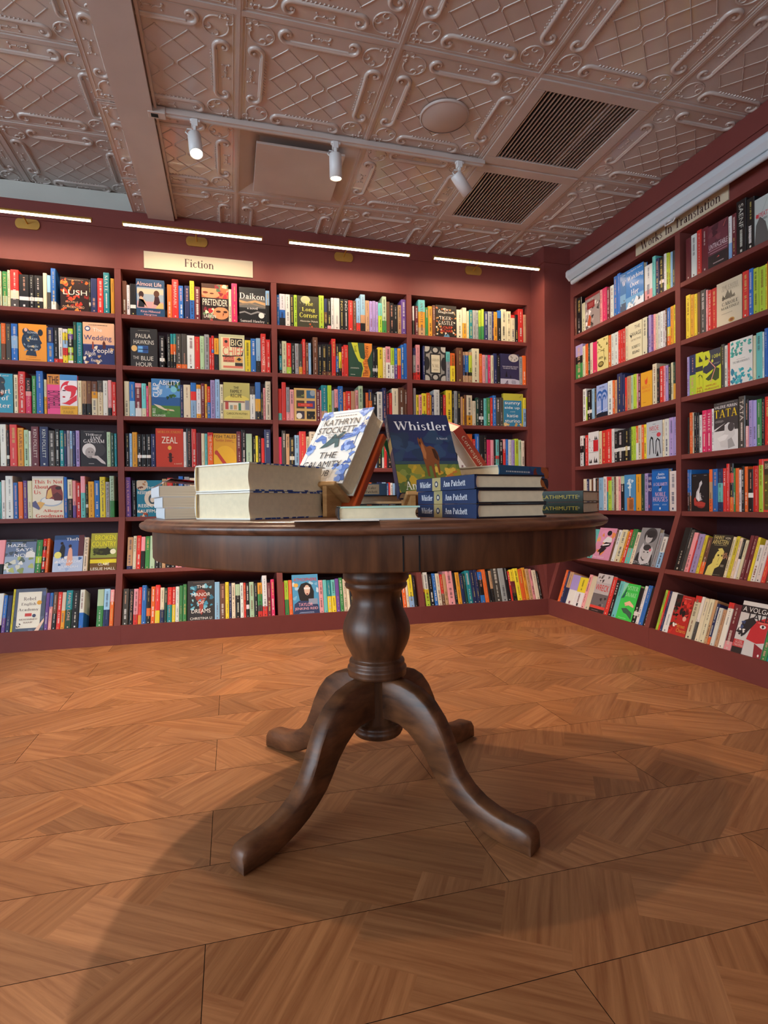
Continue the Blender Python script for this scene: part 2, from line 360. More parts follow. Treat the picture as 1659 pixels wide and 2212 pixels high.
# ---------------------------------------------------------------- the covers that face the room
COVERS = {
'LUSH': ('dark novel cover crowded with red and orange flowers and white brush lettering', '2a1512', "b 34 3 2 2 98 96 9 c8321e e8641c 8e2018 d84424 2a1512 f08a34|b 18 8 5 5 60 95 5 f08a34 e8401e|t s efe4d0 52 56 84 15 0 LUSH|t s e8b890 40 27 44 5 0 ROCHELLE|t s e8b890 46 12 76 7 0 DOWDEN-LORD|g 50 93 60 4 2 c9a890"),
'HEAD': ('orange cover with a dark blue head silhouette filled with night scenes', 'e8962a', "e 44 55 33 28 1e3048|p 1e3048 30 28 60 28 64 14 24 16|p 1e3048 60 70 76 60 84 50 78 46 80 38 72 30 60 30|e 26 80 12 9 1e3048|e 26 84 6 5 d8b0a0|e 78 78 9 9 1e2430|b 16 5 18 30 66 78 6 41596e 8a9cb0 2f4660 d0b060|t s c8d4dc 50 77 36 5 0 FLOWERS|t s c8d4dc 48 60 38 5 0 MAKES|t s c8d4dc 50 40 38 5 0 GARDEN|g 48 11 30 2 1 5a2a10|g 50 5 74 2 1 5a2a10"),
'WEDDING': ('peach cover with hand lettering over navy waves', 'ecb892', "r 0 0 100 46 2a3668|b 22 4 2 2 98 44 7 384a86 e8d8c0 222c58 c8a070 404f8c|r 0 46 100 48 4a5690|g 48 94 84 3 1 4a3030|e 15 85 9 6 3a4a80|e 15 85 6 3.6 e8e4dc|t s f4f0e0 46 83 30 9 0 The|t s 34407c 47 62 88 15 0 Wedding|t s f4ece0 64 32 62 15 0 People|t s f0e4d0 22 26 34 10 0 Alison|t s f0e4d0 42 9 34 8 0 Espach|p 9a4a3a 29 54 33 54 35 36 28 36|p 5a2a28 62 52 66 58 71 52 72 38 62 38"),
'HEART': ('teal cover cut by the frame edge with white serif words', '2a92ae', "e 60 80 16 12 1c2630|e 62 58 14 18 1c2630|b 8 6 45 40 75 85 5 d86a3a 1c2630 2c6a5c|t r f2efe8 66 95 44 4 0 and one|t r f4f0e8 78 55 32 12 0 art|t r f4f0e8 76 38 24 12 0 of|t r f4f0e8 74 18 38 10 0 ter"),
'BOMB': ('pink, mustard and red cover with a two-tone portrait of a woman', 'e8508c', "r 0 74 42 100 d0883a|r 42 86 100 100 4a8cc8|r 42 22 100 86 e4e2e6|r 42 0 100 22 e0a82c|e 70 62 26 22 d83040|e 62 55 17 19 ece6e8|p d83040 46 28 74 24 98 36 98 50 78 40 60 30|e 84 74 16 12 ece6e8|e 78 66 22 8 d83040|e 56 60 6 1.5 501828|e 55 44 5 2 c02030|t s 401818 21 86 34 18 0 THE|t s 501838 22 36 66 28 1 BOMBSHELL|t s b0862a 70 16 44 6 0 DARROW|t s b0862a 70 6 34 7 0 FARR"),
'GARDAM': ('black cover with a white-haired figure leaning on a hand', '232226', "e 62 46 34 20 3c3a3c|e 32 46 26 18 d8d4d0|e 36 38 19 15 a8a09c|e 32 40 2.5 1.5 302c2c|e 44 40 2.5 1.5 302c2c|p 8c8480 30 28 46 28 44 24 34 23|p c8c0bc 44 30 66 30 94 12 96 6 80 10 60 22 44 24|t r f0ece8 36 88 34 6 0 THE|t r f0ece8 65 87 36 4 0 STORIES OF|t r f4f0ec 58 79 44 9 0 JANE|t r f4f0ec 52 70 80 10 0 GARDAM|g 50 96 80 2 1 a09c98|g 40 8 20 3 1 d0ccc8"),
'NOTUS': ('cream cover with a bundt cake on a plate and red lettering', 'e6dcc0', "r 0 95 100 100 c8c4bc|e 60 40 36 12 a8b8c8|e 60 41 32 10 e8e6dc|p 8a3a34 42 46 46 66 56 76 72 80 92 76 98 60 98 44 80 42 62 46|p e4b868 44 48 50 66 60 72 64 52 52 46|p 5a2020 66 56 80 62 94 54 96 42 70 42|e 84 72 10 4 3a1c1c|p e0b060 4 34 24 40 40 36 22 20|p 5a5a80 0 38 10 42 24 24 20 20 0 28|t r d8483c 52 87 92 9 0 This Is Not|t r d8483c 28 75 48 9 0 About|t r d8483c 16 62 22 9 0 Us|t r d8483c 64 17 62 8 0 Allegra|t r d8483c 54 6 88 9 0 Goodman"),
'HAZEL': ('watercolour house cover with heavy white capitals leaning back', '9fb0c4', "r 0 92 100 100 232a34|r 0 50 100 92 6a7c98|b 14 9 0 0 96 50 13 d8d8c4 b4bc70 8c9c5c e8e6dc 5a6860|b 8 2 0 55 60 90 9 4a5660 384850|p e8e6e0 66 46 98 46 98 60 84 68 68 60|p 7a8890 64 60 84 70 100 62 100 58 84 66|t s f4f4f0 38 82 62 9 0 HAZEL|t s f4f4f0 62 69 56 9 0 SAYS|t s f4f4f0 48 53 36 9 0 NO|g 50 96 80 2 1 8a9058"),
'THEFT': ('blue cover with a saluting figure beside a pink robed one', '4a68a4', "r 0 88 100 100 2c4a74|r 82 40 100 100 5c3038|r 0 0 100 42 b8c8e0|b 12 4 4 4 96 42 7 c8d4e8 e8e4e0 9cb4d8 3c68a0|p 20242c 18 52 24 72 32 76 38 66 36 40 26 40|e 26 78 5 4 2c2020|p e4a890 44 18 50 62 56 68 62 60 66 24 56 16|e 54 70 5 4.5 3a2424|e 15 46 12 9 e8e078|t r f0f0ee 62 89 44 8 0 Theft|t s e8ecf4 52 28 84 7 0 ABDULRAZAK|t s e8ecf4 52 14 64 7 0 GURNAH"),
'BROKEN': ('olive and yellow landscape cover with tall yellow capitals', 'a8a43a', "r 0 0 100 34 6a4a1c|r 0 20 100 30 dcc828|p e0d030 20 28 50 24 90 28 60 14|r 0 34 100 60 8a9440|e 48 50 38 9 2c2c18|b 12 3 12 44 86 58 8 2c2c18 44481c|e 85 50 11 7 f0ecc8|t s ece430 54 88 78 13 0 BROKEN|t s ece430 50 71 92 13 0 COUNTRY|t s f4f0e0 52 17 42 7 0 CLARE|t s f4f0e0 50 5 92 7 0 LESLIE HALL"),
'REBEL': ('grey bordered cover with a cream card panel and small red phone', '4a5468', "b 12 5 0 0 100 100 12 5c6880 3c4456 54608a 6a7488|r 10 8 86 92 e6e0cc|r 14 12 82 88 e9e4d2|t r 5a4a44 48 76 40 8 0 Rebel|t r 5a4a44 46 63 48 8 0 English|t r 5a4a44 46 50 66 8 0 Academy|e 80 66 8 5 e0a030|r 36 35 58 42 c83a30|e 66 36 6 4 3a4460|t r 6a4a44 48 28 58 4 0 MOHAMMED|t r 6a4a44 48 21 30 4 0 HANIF|b 5 9 12 8 30 20 3 3a3a40|p e8c8b0 70 0 100 30 100 22 84 0"),
'ALMOST': ('navy cover with two swimmers sitting by pink water', '22486c', "r 3 22 97 78 9aa8b4|r 3 22 97 40 c89a9c|r 3 60 97 74 c8bca0|p 1c2028 6 24 10 46 22 50 30 40 28 24|e 18 58 9 9 3a2424|p d8a888 10 46 16 54 24 50 28 40 34 24 40 24 30 44|p 3a1c24 60 34 66 56 80 54 86 34 78 30|e 72 62 10 9 5a3828|p d8a888 54 22 62 42 66 52 60 30|p c8b070 66 22 96 22 96 36 84 38|t s eebcb4 46 87 88 11 0 Almost Life|t s eeb0b0 50 13 68 6 0 Kiran Millwood|t s eeb0b0 50 4 44 6 0 Hargrave"),
'PRETEND': ('portrait cover split between two faces, red and cream feathers', '3a2420', "r 0 62 100 100 b86a40|e 34 78 38 16 d89468|r 0 88 60 100 4a2c20|e 14 76 10 3 7a3020|e 38 74 8 2 5a2a1c|b 14 3 55 60 100 98 10 c8303c 8c2430 dcd4ac 4a6a50|b 14 6 0 0 50 38 10 b82a34 dcd8b4 802430 6a8a60|e 72 22 30 17 dc9060|e 62 26 9 3 4a2418|e 88 26 8 3 4a2418|p 7a3420 78 12 84 22 78 22|r 0 38 100 62 2a2020|t s f0e4cc 50 50 92 17 0 PRETENDER|t s f0e8d8 30 12 44 9 0 LARKIN"),
'DAIKON': ('charcoal landscape cover with pale hill lines and large serif title', '2c2e30', "r 0 44 100 70 6c6a66|p c8a070 0 58 30 52 60 60 100 52 100 60 60 66 30 60 0 64|p 8a7a68 0 48 40 54 100 46 100 50 40 58 0 54|r 0 0 100 42 1c1d1f|p 8c8c8c 0 30 20 34 44 28 70 36 100 30 100 27 70 31 44 24 20 30 0 26|r 0 88 100 100 24282c|e 84 24 11 8 e8e4dc|t r f0ece4 50 76 96 17 0 Daikon|t r f0ece4 50 43 40 7 0 a novel|t r e8e4dc 50 6 92 9 0 Samuel Hawley"),
'BLUEHR': ('charcoal cover with pale capitals around a small blue window', '2c2c2e', "t s d8d4c8 48 80 56 11 0 PAULA|t s d8d4c8 50 64 76 11 0 HAWKINS|r 26 36 66 55 2c5c9c|r 28 38 45 53 6aa8dc|r 48 38 64 53 2a4880|r 29 44 65 46 1c2430|e 14 47 11 8 d8b070|t s c8c4b8 20 23 22 8 0 THE|t s d8d4c8 62 22 46 11 0 BLUE|t s d8d4c8 50 6 60 11 0 HOUR|g 50 94 60 3 1 8a8880"),
'BIGCH': ('sage cover with coral and black block lettering in boxes', 'b8bc94', "r 8 4 96 92 e6dcae|r 16 66 40 90 e07860|r 44 66 92 90 2c2420|r 16 24 60 40 e07860|r 62 24 92 40 e0a85c|r 16 8 92 14 dc7860|r 62 14 92 23 2c2420|p 2c2420 12 42 92 42 96 64 88 46 14 38|e 28 80 6 4 2c2420|t s e6dcae 68 78 42 17 0 BIG|t s e07460 54 54 78 24 0 CHIEF|t s 2c2420 38 36 30 6 0 JON|t s 2c2420 38 27 38 6 0 HICKEY|p 2c2420 68 32 78 38 88 32 82 30 78 28 74 30"),
'CULP': ('blue and green lakeside cover with white capitals running round the corner', '3c78b0', "r 0 0 100 30 4a7a38|r 0 30 100 52 2c5c94|r 0 52 100 82 5a94cc|b 12 2 55 50 98 92 9 2c5428 1c4028 3a6830|b 9 4 4 60 60 84 7 b0c8dc 8cb0d4|p d8c8a8 6 34 30 30 46 22 76 20 80 16 44 18 24 24|p a88a50 52 22 62 22 60 14 54 14|e 78 73 11 8 78c0d0|b 6 9 2 2 98 16 8 5a9040 3c6c30|t s eef0f0 62 90 74 12 0 ABILITY|t s eef0f0 15 70 52 14 2 CULP|t s e8ecdc 8 16 18 7 2 BRUCE|t s e8ecdc 26 4 44 5 0 HOLSINGER"),
'FAMILY': ('soft yellow cover with a street of shops and black capitals', 'd8ca74', "r 0 52 100 100 b8b064|e 50 54 46 12 dccc60|r 0 24 100 50 dcd0b0|r 6 26 18 46 b84a44|r 20 24 78 44 e4dcc4|r 56 24 66 44 3a8060|r 24 26 34 38 8a9a90|r 38 26 50 38 c8a070|r 82 26 98 52 8a9098|r 0 46 80 49 8a5040|t s 2c2a1c 48 86 20 7 0 THE|t s 2c2a1c 48 76 44 9 0 FAMILY|t s 2c2a1c 48 64 42 9 0 RECIPE|t s 2c2a1c 50 15 78 6 0 CAROLYN HUYNH|g 50 5 60 2 1 6a6440"),
'ZEAL': ('brick red cover with a yellow sun and small black figure', 'c03c28', "t r d8923a 50 91 86 7 0 MORGAN JENKINS|t s ece4d0 50 70 58 17 0 ZEAL|e 50 50 7 5.4 e8b848|e 52 32 6 5 3a1410|r 47 14 57 30 3a1410|r 42 24 64 26 3a1410|e 53 17 6 5 3a1410|t r e8c8a8 80 9 28 5 0 a novel"),
'FISH': ('golden yellow cover with a broad red diagonal stroke', 'd89c14', "e 50 20 50 44 e4ae14|p b8341c 8 42 20 46 62 6 50 0|e 13 43 8 7 b8341c|t s 2a1c10 50 91 92 10 0 FISH TALES|t r b84a20 46 80 74 8 0 Nettie Jones|g 86 74 16 2 1 2a1c10"),
'RESERV': ('teal cover with a shell drawing and white capitals', '1f7a94', "e 20 88 24 16 c8b8a0|b 7 2 6 78 34 96 6 6a3a2c a87850|e 56 50 26 22 d8ccb8|e 62 48 16 14 3a5058|e 62 47 9 8 d8ccb8|b 8 8 4 0 60 14 8 a85030 d8c0a0 7a3424|t s f0ece0 54 79 30 7 0 THE|t s f0ece0 50 66 92 8 0 RESERVATION|t s f4f0e4 50 30 88 9 0 REBECCA|t s f4f0e4 50 15 96 9 0 KAUFFMAN"),
'MANOR': ('black cover with blue lilies around a red figure and pale capitals', '26262a', "b 16 3 14 30 90 90 10 3c90b0 6ab4c8 2c708c|e 50 62 22 16 8c3428|p a03c30 38 60 62 60 56 20 52 14 46 20|b 9 7 10 36 90 84 6 3c90b0 8cc8d4|t s ece8e0 50 85 32 8 0 THE|t s ece8e0 50 65 70 9 0 MANOR|t s ece8e0 50 45 26 9 0 OF|t s ece8e0 50 24 70 10 0 DREAMS|t s ece8e0 50 6 80 6 0 CHRISTINA LI|g 50 95 70 2 1 8a6a60"),
'CORNER': ('dark olive cover with a pale blossom and lime lettering', '3c3c2c', "e 38 88 22 12 b8bc8c|p b8bc8c 30 90 38 96 50 92 48 74 36 76|b 5 3 10 60 30 90 3 8a8c60 6a6c48|l 60 0 80 80 1 5c5c40|l 50 10 100 40 1 5c5c40|l 90 0 40 50 1 6a6444|b 4 5 40 2 70 14 5 c8582c 8a3c20|t r e0e060 54 77 38 15 0 The|t r e0e060 52 56 60 15 0 Long|t r e0e060 52 39 84 15 0 Corner|t s e8e0c8 54 20 84 5 0 Alexander Maksik"),
'BETRAY': ('deep green cover with forked yellow and orange ribbons', '2c4c3c', "p c8cc3c 12 100 38 100 42 78 50 56 70 50 80 30 90 12 86 0 52 0 56 14 60 26 54 42 42 46 26 70|p e08838 66 100 98 100 98 80 90 66 78 50 82 34 90 16 86 0 54 0 64 28 58 44 70 58|t r 7a2418 76 76 50 16 2 Betray|t r 8c2c18 70 40 40 15 2 of You|t r 7a2418 70 13 26 16 2 The|t r 5a5a20 30 82 28 9 1 Scott|g 24 26 34 5 2 c8ccb8|g 16 7 16 4 1 c8ccb8"),
'SUNSET': ('tan cover with six small window pictures and a red label', 'dcb46c', "r 10 70 46 94 3c4038|r 56 70 94 94 3c6c94|e 84 86 12 9 9aa8b0|r 10 38 46 62 4c3c2c|r 56 38 94 62 4c4478|r 10 6 46 30 3a3444|r 56 6 94 30 1c1c1c|b 7 2 12 72 44 80 5 5a6a40 8a9050|b 6 3 58 8 92 28 4 a08040 403828|e 22 15 13 9 ece8dc|r 16 44 84 54 d83c2c|g 50 49 60 4 1 f0a080"),
'ATMOS': ('sky blue cover with a long dark-haired woman in sunglasses', '4c98c4', "b 8 3 2 40 98 80 11 a8cce0 7cb4d4 c8dce8|p 1c1a1e 26 36 20 60 34 76 54 80 72 74 82 56 80 32 60 28 40 28|e 56 60 11 13 d8b8a4|r 44 62 68 67 e4e0dc|e 56 50 4 2 7a2c2c|p 2c3c64 0 0 6 26 24 34 70 32 96 22 100 0|r 60 24 94 38 8a96ac|e 14 73 9 5 e0b050|t s d04034 50 87 88 8 0 ATMOSPHERE|t s f0a8b4 48 24 54 8 0 TAYLOR|t s f0b4bc 50 13 88 8 0 JENKINS REID|g 50 4 70 4 2 b8c8e4"),
'TIGER': ('black cover packed with cream and orange storybook ornament and lettering', '26221e', "b 60 4 2 4 98 96 5 d8a05c e8e0cc c86a34 26221e b88a50|e 50 58 36 26 26221e|t r ece4d4 50 88 22 7 0 The|t r ece4d4 52 78 80 9 0 Magicians|t r ece4d4 46 60 56 11 0 TIGER|t r ece4d4 48 45 72 12 0 CASTLE|t s d8402c 52 31 50 8 0 LOUIS|t s d8402c 50 20 60 9 0 SACHAR|p 5a8cac 36 0 44 10 50 4 56 12 64 6 66 0"),
'KING': ('black and silver patterned cover with a cream central label', '2a2a2c', "r 5 4 95 96 9a968c|e 5 96 26 18 2a2a2c|e 95 96 26 18 2a2a2c|e 5 4 26 18 2a2a2c|e 95 4 26 18 2a2a2c|e 5 96 18 12 b8b4a8|e 95 96 18 12 b8b4a8|e 5 4 18 12 b8b4a8|e 95 4 18 12 b8b4a8|e 50 90 20 12 2a2a2c|e 50 90 12 7 b8b4a8|e 50 10 20 12 2a2a2c|e 50 10 12 7 b8b4a8|e 8 50 14 20 2a2a2c|e 92 50 14 20 2a2a2c|r 24 20 76 80 2a2a2c|r 30 24 72 76 dcd2b4|t r 8c7c54 51 61 36 8 0 URBAN|t r 8c7c54 51 44 34 9 0 VAL|g 51 32 22 5 2 8c7c54"),
'MOON': ('dark violet night cover with a large full moon and two small climbers', '2e2c50', "r 0 0 100 18 b8b8c8|p 2e2c50 0 30 100 14 100 40 0 40|e 70 87 27 13 c8c4bc|b 6 3 56 80 86 94 6 8c8a88 9c9890|p 141420 26 24 32 46 38 24|p 141420 50 22 54 32 58 22|p 5a4a60 20 0 38 14 42 0|g 70 8 26 12 3 3c3c58|t s d8d8e4 52 58 84 4 0 THE SURVIVOR WANTS|t s d8d8e4 50 52 72 4 0 TO DIE AT THE END|t s c8c8d8 34 4 30 3 0 ADAM"),
'SUNNY': ('yellow-green and blue cover with heavy white lower-case words', 'b4b03c', "r 0 0 92 79 2c7ca4|b 8 3 4 2 90 8 8 c8a05c e0c080|t s f0f0ea 46 69 78 10 0 sunny|t s f0f0ea 44 56 76 10 0 side up|t s e8e8e0 46 45 24 3 0 a novel|t s f0f0ea 46 33 56 10 0 katie|t s f0f0ea 46 17 76 10 0 sturino|l 82 88 94 96 1.4 4a5a20"),
'MANGA': ('grey monochrome cover with a red panel and a small orange bird', '9a8c88', "r 0 92 100 100 8c2a2c|b 30 4 2 2 98 80 10 d8d0cc 6a605c b4aaa6 403a3a e8e0dc|r 14 60 66 82 8c2426|g 40 71 40 12 4 c87a74|p b8502c 14 12 28 44 42 34 36 8|t r e8e0dc 36 87 50 4 0 CORVAL"),
'BLUEW': ('blue jacket turned half away with a hazy mountain scene', '2a70b0', "r 0 0 100 22 4a5c74|r 0 22 100 44 74a8d0|b 8 3 0 0 100 30 14 5a6c80 8cb4d0|t r e8eef4 70 72 60 13 0 W|t r dce8f0 70 93 50 4 0 Jean"),
'WATCH': ('bright blue cover with snowy peaks, a small penguin and white title', '1c74c0', "r 0 0 100 30 6aa8d8|p e4ecf2 0 0 20 18 40 8 60 26 80 14 100 22 100 0|b 7 4 6 4 90 20 6 8ca4b8 c8d8e4|p 2c3038 70 12 74 26 80 14|t r eaf2f8 50 93 84 5 0 Jean Baptiste Andrea|t r f4f8fa 54 76 88 14 0 Watching|t r f4f8fa 50 58 50 12 0 Over|t r f4f8fa 52 38 42 15 0 Her"),
'GIRL': ('pale yellow cover with olive scribbled plant drawings', 'ddd08a', "b 10 3 4 60 90 96 9 8a8440 b8ac60 6a6030|e 34 20 26 9 5c4c24|e 34 21 18 5 a09050|l 10 70 70 56 2 4c4420|l 60 60 70 20 2 4c4420|l 30 60 60 62 3 6a5c2c|t s 4c4420 34 40 40 7 0 GREEN|t s 4c4420 74 32 20 9 0 FR"),
'SAVAGE': ('cream cover with rough black hand-drawn capitals', 'e0d8b4', "t s 2c2820 66 86 40 9 0 THE|t s 2c2820 56 68 78 11 0 SAVAGE|t s 6a6048 56 52 72 5 0 DETECTIVES|t s 3c3424 56 32 60 8 0 ROBERTO|t s 3c3424 56 17 52 8 0 BOLANO|p 2c2820 8 70 26 66 22 58"),
'BTREE': ('pale blue cover with a blue palm fountain over black ground', '9aaede', "r 0 0 100 14 1a1c2c|r 44 14 58 70 2c60b0|e 30 66 26 16 2c60b0|e 30 62 20 12 9aaede|e 30 58 14 9 2c60b0|e 30 54 8 6 9aaede|e 72 66 26 16 2c60b0|e 72 62 20 12 9aaede|e 72 58 14 9 2c60b0|e 72 54 8 6 9aaede|l 0 12 100 24 3 dce4f4|t r 2c4890 50 92 50 5 0 Jean Claus|t s e8ecf8 22 30 26 8 0 HOT"),
'CAT': ('amber yellow cover with a small red cat head drawing', 'dfa42c', "p d8502c 34 84 40 74 46 78 52 78 60 86 60 68 50 62 38 66|t s d87838 48 56 74 9 0 BEAST|t s d87838 48 44 70 5 0 COMPLICE|g 30 12 30 3 1 a86c1c"),
'CRACK': ('white cover with black crack lines and one red square', 'dcdad8', "r 50 40 96 74 c4262c|l 0 72 96 76 1.5 2c2828|l 0 38 96 38 1.5 2c2828|l 50 40 50 74 1 2c2828|p 2c2828 10 76 14 84 20 76|p 2c2828 60 76 66 88 74 76 82 86 88 76|p 2c2828 8 6 14 20 18 8 30 18 36 6|p 2c2828 54 6 60 26 66 8 80 20 90 6|b 5 3 10 44 44 60 3 4a4644"),
'MAPU': ('pale grey-blue cover with two long outlined figures and red title', 'b4bcc2', "t s c83c38 48 81 58 13 0 MAPUCHE|g 50 92 24 3 1 3c3c40|g 50 70 50 2 1 6a7074|e 78 62 13 6 c8404a|p 24262a 18 10 22 50 30 60 42 56 48 12 44 12 38 50 30 54 26 46 22 10|p 24262a 56 10 60 46 70 54 84 48 92 10 88 10 80 44 70 50 64 42 60 10|p 24262a 62 4 70 20 78 4"),
'MATCH': ('sky blue cover with white smoke rising from an orange matchbox', '4a8cc0', "r 24 0 82 36 d08040|r 40 0 76 32 b06830|g 60 18 40 26 7 3c2c20|b 9 4 30 62 74 86 12 dce8ee c8dce8|r 44 40 56 64 c0dce8|r 46 34 58 40 6a2c20"),
'WHATKI': ('navy cover with heavy pink-white capitals, behind the leaning blue book', '363872', "t s e8dce0 50 88 76 9 0 WH|t s e8dce0 50 74 76 9 0 HA|t s e8dce0 50 58 70 9 0 KI|e 30 12 14 5 c85a80"),
'NOBLE': ('bright blue leaning hardcover with pink and white curly title', '1464b8', "r 0 96 100 100 0e4890|t r e8f0f8 56 88 40 6 0 Amira|t r e8f0f8 56 80 54 7 0 Ghenim|t r f0c8d8 52 64 86 8 0 A CALAMITY|t r e8f0f8 52 52 20 9 0 of|t r f0c0d0 52 40 64 10 0 NOBLE|t r f0c0d0 50 28 88 11 0 HOUSES|g 26 15 36 4 2 a8c8ec|g 76 15 36 4 2 a8c8ec|p 1c2030 46 58 56 60 60 56 50 54|e 50 6 4 3 e8f0f8"),
'PINK': ('pink and orange cover with black and white dancing figures', 'dd94b4', "b 10 4 4 20 96 90 14 e8904c e49cc0 e8a868|e 64 84 13 8 2a2228|p e8e4e4 36 56 58 74 84 70 88 58 60 52|p 2a2228 30 40 56 56 88 54 82 44 50 36|p e8e4e4 40 48 80 52 78 48 42 43|p 2a2228 22 24 40 40 70 38 56 26 44 20 40 12 34 24|t s f4e8ee 36 8 60 5 0 Pina Leonard"),
'CITY': ('grey cover with a drawn woman holding a second face', '8a8c90', "e 58 80 34 20 3c3c40|e 52 74 19 14 b8b8ba|e 60 84 24 10 2c2c30|p 2c2c30 0 0 10 30 30 40 70 40 92 30 100 0|p c8c8cc 20 42 30 60 40 50 36 20 50 12 70 20 80 52 90 44 84 10 44 2 26 14|e 56 34 22 18 c0c0c2|e 56 48 20 8 3a3a3c|e 46 36 4 1.6 1c1c20|e 66 36 4 1.6 1c1c20|e 45 76 3 1.6 1c1c20|e 60 76 3 1.6 1c1c20|e 76 42 6 4 e07a88|t s dcdce0 46 7 88 7 0 CITY OF FICTION"),
'WRECK': ('grey photo cover with tall red capitals above a small crowd', 'b4aeb0', "r 0 78 100 100 c4bec0|b 7 4 8 80 80 96 7 4a4448 6c6466|r 0 10 100 48 6a6468|b 9 5 16 14 88 42 8 2a2628 403c40 8c8688|r 0 10 100 17 d8443c|r 0 0 100 10 2c2224|t s d83c3c 50 64 88 16 0 WRECK|g 40 5 50 2 1 c8a0a0"),
'SISTER': ('vivid green cover with white capitals, a hand and a dark shape', '3cc850', "p 8cd0bc 0 60 26 100 0 100|p 1c5c58 2 56 28 92 20 60|t r b8f0c0 58 88 66 11 0 SISTER|t r b8f0c0 58 70 66 11 0 SNAKE|p e8b898 30 46 60 54 90 44 92 38 60 42 40 38|l 34 44 54 36 1 8a2c20|p 3c6050 20 30 50 34 90 24 94 6 60 18 40 20|g 40 6 60 3 1 a0f0a8"),
'RED': ('red cover', 'c03020', "r 0 0 20 100 a02818"),
'TRACE': ('dusky plum cover with slab title above a dark band', '6c3440', "b 9 4 4 50 96 96 16 5a2c38 4a2430 7c4048|r 0 0 100 30 2c2428|r 0 40 100 41 d8b0b8|t s e8d4d8 52 50 94 12 0 UNTRACEABLE|r 10 34 96 35 d8b0b8|g 52 9 84 6 1 b0a0a0|p d85a50 44 20 56 23 58 20|l 78 84 90 96 2 d87868"),
'REP': ('pale cover with a red title above a dark grey form', 'b8c0bc', "p 5c5a58 0 0 8 44 30 60 60 44 84 0|l 40 66 80 100 1 6a6e6c|t s c8303c 44 62 70 10 0 REPEATS|t s 2c2c2c 56 52 30 5 0 MARIAS|e 16 62 9 4 c83c44"),
'CASTLE': ('parchment cover with a faint castle drawing and black capitals', 'd4c6a8', "t r 8a7a64 54 86 64 7 0 THE CASTLE|t r 9a8a74 54 79 66 5 0 OF WHISPERS|p 5c5648 22 58 26 70 32 62 40 72 46 78 52 68 58 76 64 62 72 66 74 58|b 6 3 24 58 72 64 4 7c7460 4c463a|t r 3c3830 54 48 64 8 0 CAROLE|t r 5c5648 54 38 70 6 0 MARTINEZ|e 60 8 12 5 b88a40|e 60 8 7 3 8a4c28|g 40 26 50 3 1 a89c84"),
'Q84B': ('lime and charcoal cover turned to its flap with an ink figure', 'c4cc30', "r 0 54 100 66 2e3440|p 2a3028 44 78 52 92 76 84 94 80 94 76 50 76|p 3a4a2c 20 40 70 44 96 34 90 42 60 46|l 50 20 50 50 2 3a3c28|t s b0502c 56 13 70 6 0 HA|t s b0502c 60 5 80 6 0 MU"),
'Q84': ('lime and charcoal cover with a pink hinged arm and a dark green blot', 'c4cc30', "p 323848 36 100 100 100 100 60 20 44 0 50 0 60 40 78|e 16 84 26 20 c4cc30|p 3a4c2c 14 32 50 44 66 56 92 50 90 26 70 22 54 28 30 26|l 30 78 70 54 4 d89088|l 70 54 44 22 4 d89088|p 3a3830 12 82 16 92 24 84 34 80 14 78|t s c8cc4c 76 82 46 9 0 1084|e 54 72 6 4 c8cc4c|g 76 64 36 4 2 a8b0a0|t s c06a34 46 14 58 5 0 HARUKI|t s c0783c 50 6 80 5 0 MURAKAMI"),
'BIBLIO': ('white cover with turquoise book shards circling a black title', 'd8d8d2', "b 34 4 6 64 94 96 7 2c9c94 4cb0a4 3a8c84|b 30 7 6 4 94 36 9 2c9ca8 4cb0b8 2c7c98|e 50 50 46 15 d8d8d2|g 50 56 50 2 1 8c8c88|t r 3c4444 50 50 74 5 0 THE BIBLIOMANIACS"),
'TATA': ('black and white photo cover with a crouching dancer and yellow capitals', '3a3638', "r 0 0 100 40 d4d2d0|p d4d2d0 0 40 50 56 0 44|p c8c6c4 30 6 20 24 44 36 46 50 60 56 84 52 88 30 70 20 76 4 50 4|e 72 46 13 9 4a4648|p e0dedc 14 26 24 18 48 20 62 30 44 32|p 9a9896 60 2 58 20 74 24 88 6|l 46 50 60 54 3 e0dedc|t s e8e6e4 50 90 94 6 0 VALERIE PERRIN|t r e4c42c 50 76 96 17 0 TATA|g 22 60 34 5 3 b0aeac|g 50 97 90 1.5 1 a8a6a4"),
'SMOKE': ('black cover with white smoke over a red armchair', '1c1a1c', "p b03c34 16 16 14 32 20 38 26 34 30 26 60 26 82 22 78 14 50 10|p 8c2c28 14 20 40 14 80 12 60 8 40 10|p c8c8cc 26 36 30 52 44 64 48 76 60 82 64 74 52 64 46 50 56 40 60 30 40 26|p e4e4e8 34 32 38 48 48 56 44 40 50 28|b 6 3 52 30 68 50 5 6c6c70 a0a0a4|g 20 95 24 2 1 c8c8c8|g 82 95 20 2 1 c8c8c8"),
'BRER': ('red edged cover with an olive painting', 'd8483c', "r 12 4 96 96 5a5420|b 9 4 16 8 92 60 14 8c8a2c b0a83c 6c6424|r 12 70 96 96 3a3020|t r dcc8a0 56 86 60 10 0 BR"),
'FANNY': ('black cover with a yellow drawn profile and pale hand lettering', '26241f', "p d8cc6c 8 0 14 22 30 30 32 52 44 66 62 68 76 60 78 42 68 24 50 18 46 0|p 26241f 26 44 30 60 38 66 50 62 42 58 36 50 34 40|e 52 50 5 2.4 4a4424|e 70 50 4 2.4 4a4424|l 60 46 56 34 1 4a4424|l 54 28 64 29 1.5 6a4424|t s dccc84 34 93 50 9 0 FANNY|t s e8e0c8 78 92 26 5 0 VON|t s dccc84 46 82 80 11 0 ARNSTEIN|g 50 74 74 3 1 a89c70|t s d8a07c 86 54 26 7 0 HIL|t s d8a07c 86 46 26 7 0 SPI|g 84 26 24 6 2 c8c0a8|g 60 4 60 2 1 a8a088"),
